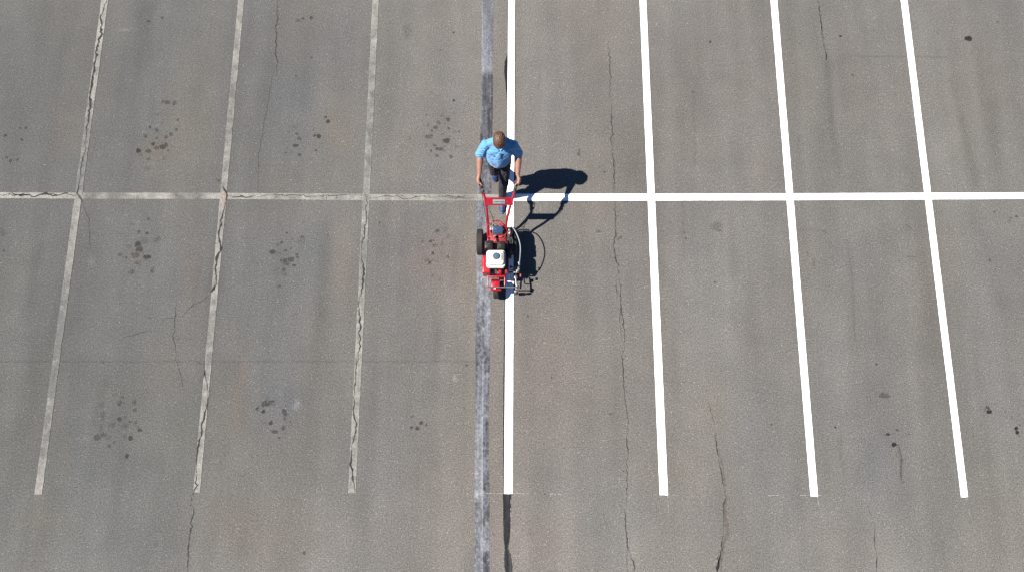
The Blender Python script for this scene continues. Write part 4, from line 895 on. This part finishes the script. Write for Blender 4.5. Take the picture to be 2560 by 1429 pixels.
# ------------------------------------------------------------------ the man
PE = empty('person', (-.18, 3.52, 0))
tag(PE, 'man in light blue polo shirt and dark trousers, head bowed, pushing the red machine', 'person')
RX = lambda d: Matrix.Rotation(math.radians(d), 3, 'X')
RZ = lambda d: Matrix.Rotation(math.radians(d), 3, 'Z')
hc = Vector((-.166, 3.585, 1.625)); HRm = RX(-0) @ Matrix.Rotation(math.radians(38), 3, 'X')
# local head frame: -Y is the face, Z is the crown; pitched forward
def H(x, y, z_): return hc + HRm @ Vector((x, y, z_))
b = MB()
b.ell(hc, (.076, .095, .105), HRm); b.ell(H(0, -.022, -.055), (.058, .070, .068), HRm)        # skull, jaw
b.ell(H(0, -.078, -.090), (.028, .022, .022), HRm)                                              # chin
b.ell(H(0, -.098, -.028), (.0125, .020, .024), HRm, 2); b.ell(H(0, -.112, -.040), (.014, .012, .011), HRm, 2)  # nose
b.ell(H(0, -.080, .010), (.055, .018, .013), HRm, 2)                                            # brow
b.ell(H(0, -.090, -.066), (.024, .012, .007), HRm, 2); b.ell(H(0, -.089, -.074), (.020, .012, .007), HRm, 2)   # lips
for s in (-1, 1):
    b.ell(H(s * .077, .008, -.018), (.010, .020, .031), HRm, 2)                                 # ears
    b.ell(H(s * .042, -.062, -.040), (.024, .022, .022), HRm, 2)
    b.ell(H(s * .030, -.084, -.012), (.013, .010, .009), HRm, 2)
b.limb(hc + Vector((0, .035, -.07)), (-.166, 3.645, 1.44), .056, .060)
# shoulders and trunk under the clothes keep the body one piece
b.limb((-.27, 3.635, 1.395), (-.06, 3.635, 1.395), .050, .050); b.limb((-.166, 3.64, 1.42), (-.175, 3.61, 1.0), .12, .12, step=.05, ea=(1.05, .8, 1))
ARM = {}
for s, sh_, el, wr in ((-1, (-.350, 3.618, 1.405), (-.434, 3.585, 1.165), (-.452, 3.345, 1.030)), (1, (.012, 3.618, 1.405), (.086, 3.590, 1.165), (.079, 3.345, 1.030))):
    sh_, el, wr = Vector(sh_), Vector(el), Vector(wr); ARM[s] = (sh_, el, wr)
    b.limb(sh_, el, .058, .050)
    mid = el.lerp(wr, .3) + Vector((s * .004, 0, 0)); b.limb(el, mid, .049, .049); b.limb(mid, wr, .049, .031)
    # hand: back of the hand outside the grip, fingers under it, thumb over the top
    gb, gt = (Vector((-.412, 3.138, .963)), Vector((-.452, 3.300, .990))) if s < 0 else (Vector((.040, 3.138, .963)), Vector((.082, 3.300, .990)))
    ax = (gb - gt).normalized()
    pal = gt.lerp(gb, .30) + Vector((s * .026, 0, .012))
    b.limb(wr, pal + Vector((s * .002, .035, .008)), .0285, .030, .012, ea=(.9, 1, 1.05))
    q = ax.to_track_quat('Y', 'Z').to_matrix()
    b.ell(pal, (.024, .052, .044), q, 3); b.ell(pal + Vector((s * .003, .022, .004)), (.028, .042, .040), q, 3)
    for i, (t_, L_) in enumerate(((.56, 1.0), (.42, 1.08), (.28, 1.02), (.15, .85))):   # index ... little finger
        g0 = gt.lerp(gb, t_); up = Vector((0, 0, 1)); out = Vector((s, 0, 0))
        rr = .0098 - .0007 * i; R_ = .028
        chain = [g0 + out * (R_ + .004) + up * .004]
        for ang in (-35, -80, -125, -168)[: 4]:
            a_ = math.radians(ang * L_); chain.append(g0 + out * R_ * math.cos(a_) + up * R_ * math.sin(a_))
        for p_, q_ in zip(chain, chain[1:]): b.limb(p_, q_, rr, rr * .96, .005)
    g0 = gt.lerp(gb, .50)
    th = [pal + Vector((s * -.002, .004, .028)), g0 + Vector((s * .016, .012, .036)), g0 + Vector((s * -.004, -.010, .036)), g0 + Vector((s * -.020, -.028, .026))]
    for p_, q_, r0, r1 in zip(th, th[1:], (.015, .0125, .0108), (.0125, .011, .0095)): b.limb(p_, q_, r0, r1, .005)
body = b.blob('body', M['skin'], PE, .0052, 2)

# eyes
for s in (-1, 1): MB().ell(H(s * .029, -.090, -.014), (.009, .006, .006), HRm, 2).build('eye', M['plate'], body)
for s in (-1, 1): MB().tube([H(s * .014, -.099, .014), H(s * .030, -.096, .019), H(s * .046, -.084, .013)], .0042, sub=3).build('eyebrow', M['hair'], body)
# hair: short, brushed, fuller at the fringe
hb_ = MB(); hb_.ell(H(0, .014, .022), (.085, .101, .099), HRm); hb_.ell(H(0, .045, -.020), (.077, .072, .080), HRm); hb_.ell(H(0, -.046, .052), (.062, .050, .040), HRm); hb_.ell(H(.018, -.066, .048), (.042, .032, .026), HRm, 3)
r5 = random.Random(8)
for i in range(200):
    a = r5.uniform(-math.pi, math.pi); zz = r5.uniform(.0, 1.); rr = math.sqrt(1 - min(1, zz * zz))
    c_ = H(.077 * rr * math.cos(a), .012 + .093 * rr * math.sin(a) * 1., .028 + .088 * zz)
    hb_.ell(c_, (.007, .024, .0055), HRm @ RZ(r5.uniform(-30, 30)), 2)
for s in (-1, 1): hb_.ell(H(s * .074, -.012, .004), (.010, .022, .034), HRm, 2)
hb_.blob('hair', M['hair'], PE, .0045, 1)

# polo shirt
sh = MB()
prof = [  # z, centre y, half width, half depth
 (1.475, 3.650, .085, .070), (1.440, 3.638, .150, .100), (1.400, 3.626, .178, .124), (1.34, 3.614, .205, .146), (1.27, 3.602, .202, .162), (1.20, 3.594, .192, .170), (1.13, 3.592, .184, .172), (1.06, 3.596, .178, .168), (1.00, 3.602, .174, .158), (.965, 3.608, .173, .150)]
for (z0, y0, a0, d0), (z1, y1, a1, d1) in zip(prof, prof[1:]):
    for k in range(4):
        t_ = k / 4; sh.ell((-.168 - .022 * max(0., min(1., (1.36 - z0) / .3)), y0 + (y1 - y0) * t_, z0 + (z1 - z0) * t_), (a0 + (a1 - a0) * t_, d0 + (d1 - d0) * t_, .028), None, 3)
for s in (-1, 1):
    s0, el, wr = ARM[s]; sl_end = s0.lerp(el, .90)
    sh.limb((-.168 + s * .07, 3.655, 1.452), s0 + Vector((s * -.004, 0, .004)), .062, .066); sh.limb(s0, sl_end, .078, .074, .014)
    sh.limb(sl_end, sl_end + (el - s0).normalized() * .012, .076, .077, .006)
hemz = .952
def ridge(a, b, seed, sa, sb):
    """soft creases: thin valleys of a stretched noise"""
    r = 1 - np.abs(fbm(a, b, seed, sa, sb, 2) - .5) * 4.2
    return np.clip(r, 0, 1) ** 2
def fold(co, n):
    x, y, z_ = co[:, 0], co[:, 1], co[:, 2]
    dx = x + .166; front = np.clip((3.63 - y) / .06, 0, 1); torso = np.clip((.190 - np.abs(dx)) / .03, 0, 1)
    ang = np.arctan2(dx, 1.43 - z_); rad = np.hypot(dx, 1.43 - z_)
    d = front * torso * (.009 * np.cos(ang * 6.5 + 1.6 * np.sin(14 * rad)) * np.clip(rad / .15, 0, 1) * np.clip((1.46 - z_) / .08, 0, 1) - .007 * ridge(ang, rad, 201, .38, .30))
    d += -.010 * torso * (1 - front * .45) * ridge(x + .6 * z_, z_ - .4 * x + y, 205, .22, .075)
    # creases running from the armpits, and round the sleeves
    arm = 1 - torso
    d += -.011 * arm * ridge(y * 1.2 + z_, x * 1.6 - z_ * .5, 209, .050, .15)
    pit = np.exp(-((np.abs(dx) - .160) / .035) ** 2 - ((z_ - 1.30) / .07) ** 2) * front
    d += -.010 * pit * (.5 + .5 * np.sin(dx * 160 + z_ * 90))
    co = co + n * d[:, None]
    low = co[:, 2] < hemz; co[low, 2] = hemz + (co[low, 2] - hemz) * .15
    return co
shirt = sh.blob('polo_shirt', M['shirt'], PE, .0070, 4, fold)
cz = Vector((-.167, 3.625, 1.495))
for s in (-1, 1):
    MB().tube([cz + Vector((s * .004, .078, .018)), cz + Vector((s * .062, .050, .016)), cz + Vector((s * .078, -.006, -.004)), cz + Vector((s * .050, -.062, -.034)), cz + Vector((s * .012, -.098, -.070))], [.015, .012], sub=5).build('collar', M['shirt'], shirt)
pk = MB(); pk.box((-.166, 3.478, 1.375), (.030, .010, .13), RX(-14), bev=.003); pk.build('placket', M['shirt'], shirt)
for yy, zz in ((3.470, 1.41), (3.458, 1.36)): MB().cyl((-.166, yy + .005, zz), (-.166, yy - .004, zz), .005, seg=10).build('button', M['emblem'], shirt)
em = MB(); em.box((-.252, 3.482, 1.350), (.026, .010, .007), RZ(-20) @ RX(-25), bev=.001); em.box((-.252, 3.484, 1.358), (.010, .010, .018), RZ(-20) @ RX(-25), bev=.001); em.build('chest_emblem', M['emblem'], shirt)

# trousers
tr = MB()
tr.ell((-.170, 3.610, .940), (.162, .135, .10)); tr.ell((-.170, 3.625, .885), (.160, .135, .10))
legs = {1: ((-.100, 3.605, .885), (-.122, 3.415, .500), (-.148, 3.365, .085)), -1: ((-.250, 3.610, .885), (-.262, 3.590, .500), (-.266, 3.800, .190))}
for s, (hp, kn, an) in legs.items():
    tr.limb(hp, kn, .100, .078, .02); tr.limb(kn, Vector(kn).lerp(Vector(an), .45), .078, .072, .02, ea=(1, 1.02, 1)); tr.limb(Vector(kn).lerp(Vector(an), .45), an, .072, .064, .018)
def pfold(co, n):
    x, y, z_ = co[:, 0], co[:, 1], co[:, 2]
    k = .6 + .8 * np.exp(-((z_ - .5) / .12) ** 2) + .5 * np.exp(-((z_ - .16) / .1) ** 2) + .4 * np.exp(-((z_ - .86) / .06) ** 2)
    d = -.010 * k * ridge(z_ + .5 * x + .35 * y, x * 2 - y * 2, 221, .085, .26) - .005 * ridge(z_ * 1.2 - .6 * x, y * 2 + x, 225, .05, .2)
    d += .006 * np.exp(-((x + .17) ** 2) / .02) * 0
    return co + n * d[:, None]
tr = tr.blob('trousers', M['pants'], PE, .0075, 4, pfold)
bt = MB(); bt.lathe((-.170, 3.606, .990), (0, 0, 1), [(.13, -.018), (.134, -.016), (.134, .016), (.13, .018)], 40)
for v in bt.bm.verts: v.co.x = -.170 + (v.co.x + .170) * 1.20; v.co.y = 3.606 + (v.co.y - 3.606) * .98
bt.build('belt', M['belt'], tr)
# shoes
def shoe(heel, toe, lift):
    h_, t_ = Vector(heel), Vector(toe); d = (t_ - h_); L_ = d.length; dn = d.normalized()
    q = dn.to_track_quat('-Y', 'Z').to_matrix()
    P_ = lambda x, y, z_: h_ + q @ Vector((x, -y * L_, z_))
    b1 = MB(); 
    b1.ell(P_(0, .14, .050), (.038, .048, .046), q); b1.ell(P_(0, .38, .050), (.039, .075, .042), q); b1.ell(P_(.003, .66, .038), (.047, .075, .034), q); b1.ell(P_(.003, .84, .030), (.040, .045, .026), q); b1.ell(P_(0, .22, .085), (.036, .05, .035), q)
    u = b1.blob('shoe', M['shoe'], PE, .006, 3)
    b2 = MB()
    for y, w_ in ((.12, .042), (.25, .041), (.4, .041), (.55, .046), (.7, .050), (.84, .044), (.92, .034)): b2.ell(P_(.002, y, .013), (w_, .045, .014), q, 3)
    b2.blob('sole', M['sole'], u, .006, 1)
    for i in range(4): MB().tube([P_(-.022, .34 + .08 * i, .086 - .011 * i), P_(0, .36 + .08 * i, .094 - .011 * i), P_(.022, .34 + .08 * i, .086 - .011 * i)], .0028, sub=3).build('lace', M['sole'], u)
shoe((-.146, 3.425, .0), (-.155, 3.105, .0), 0)
shoe((-.268, 3.865, .125), (-.264, 3.618, .012), .1)
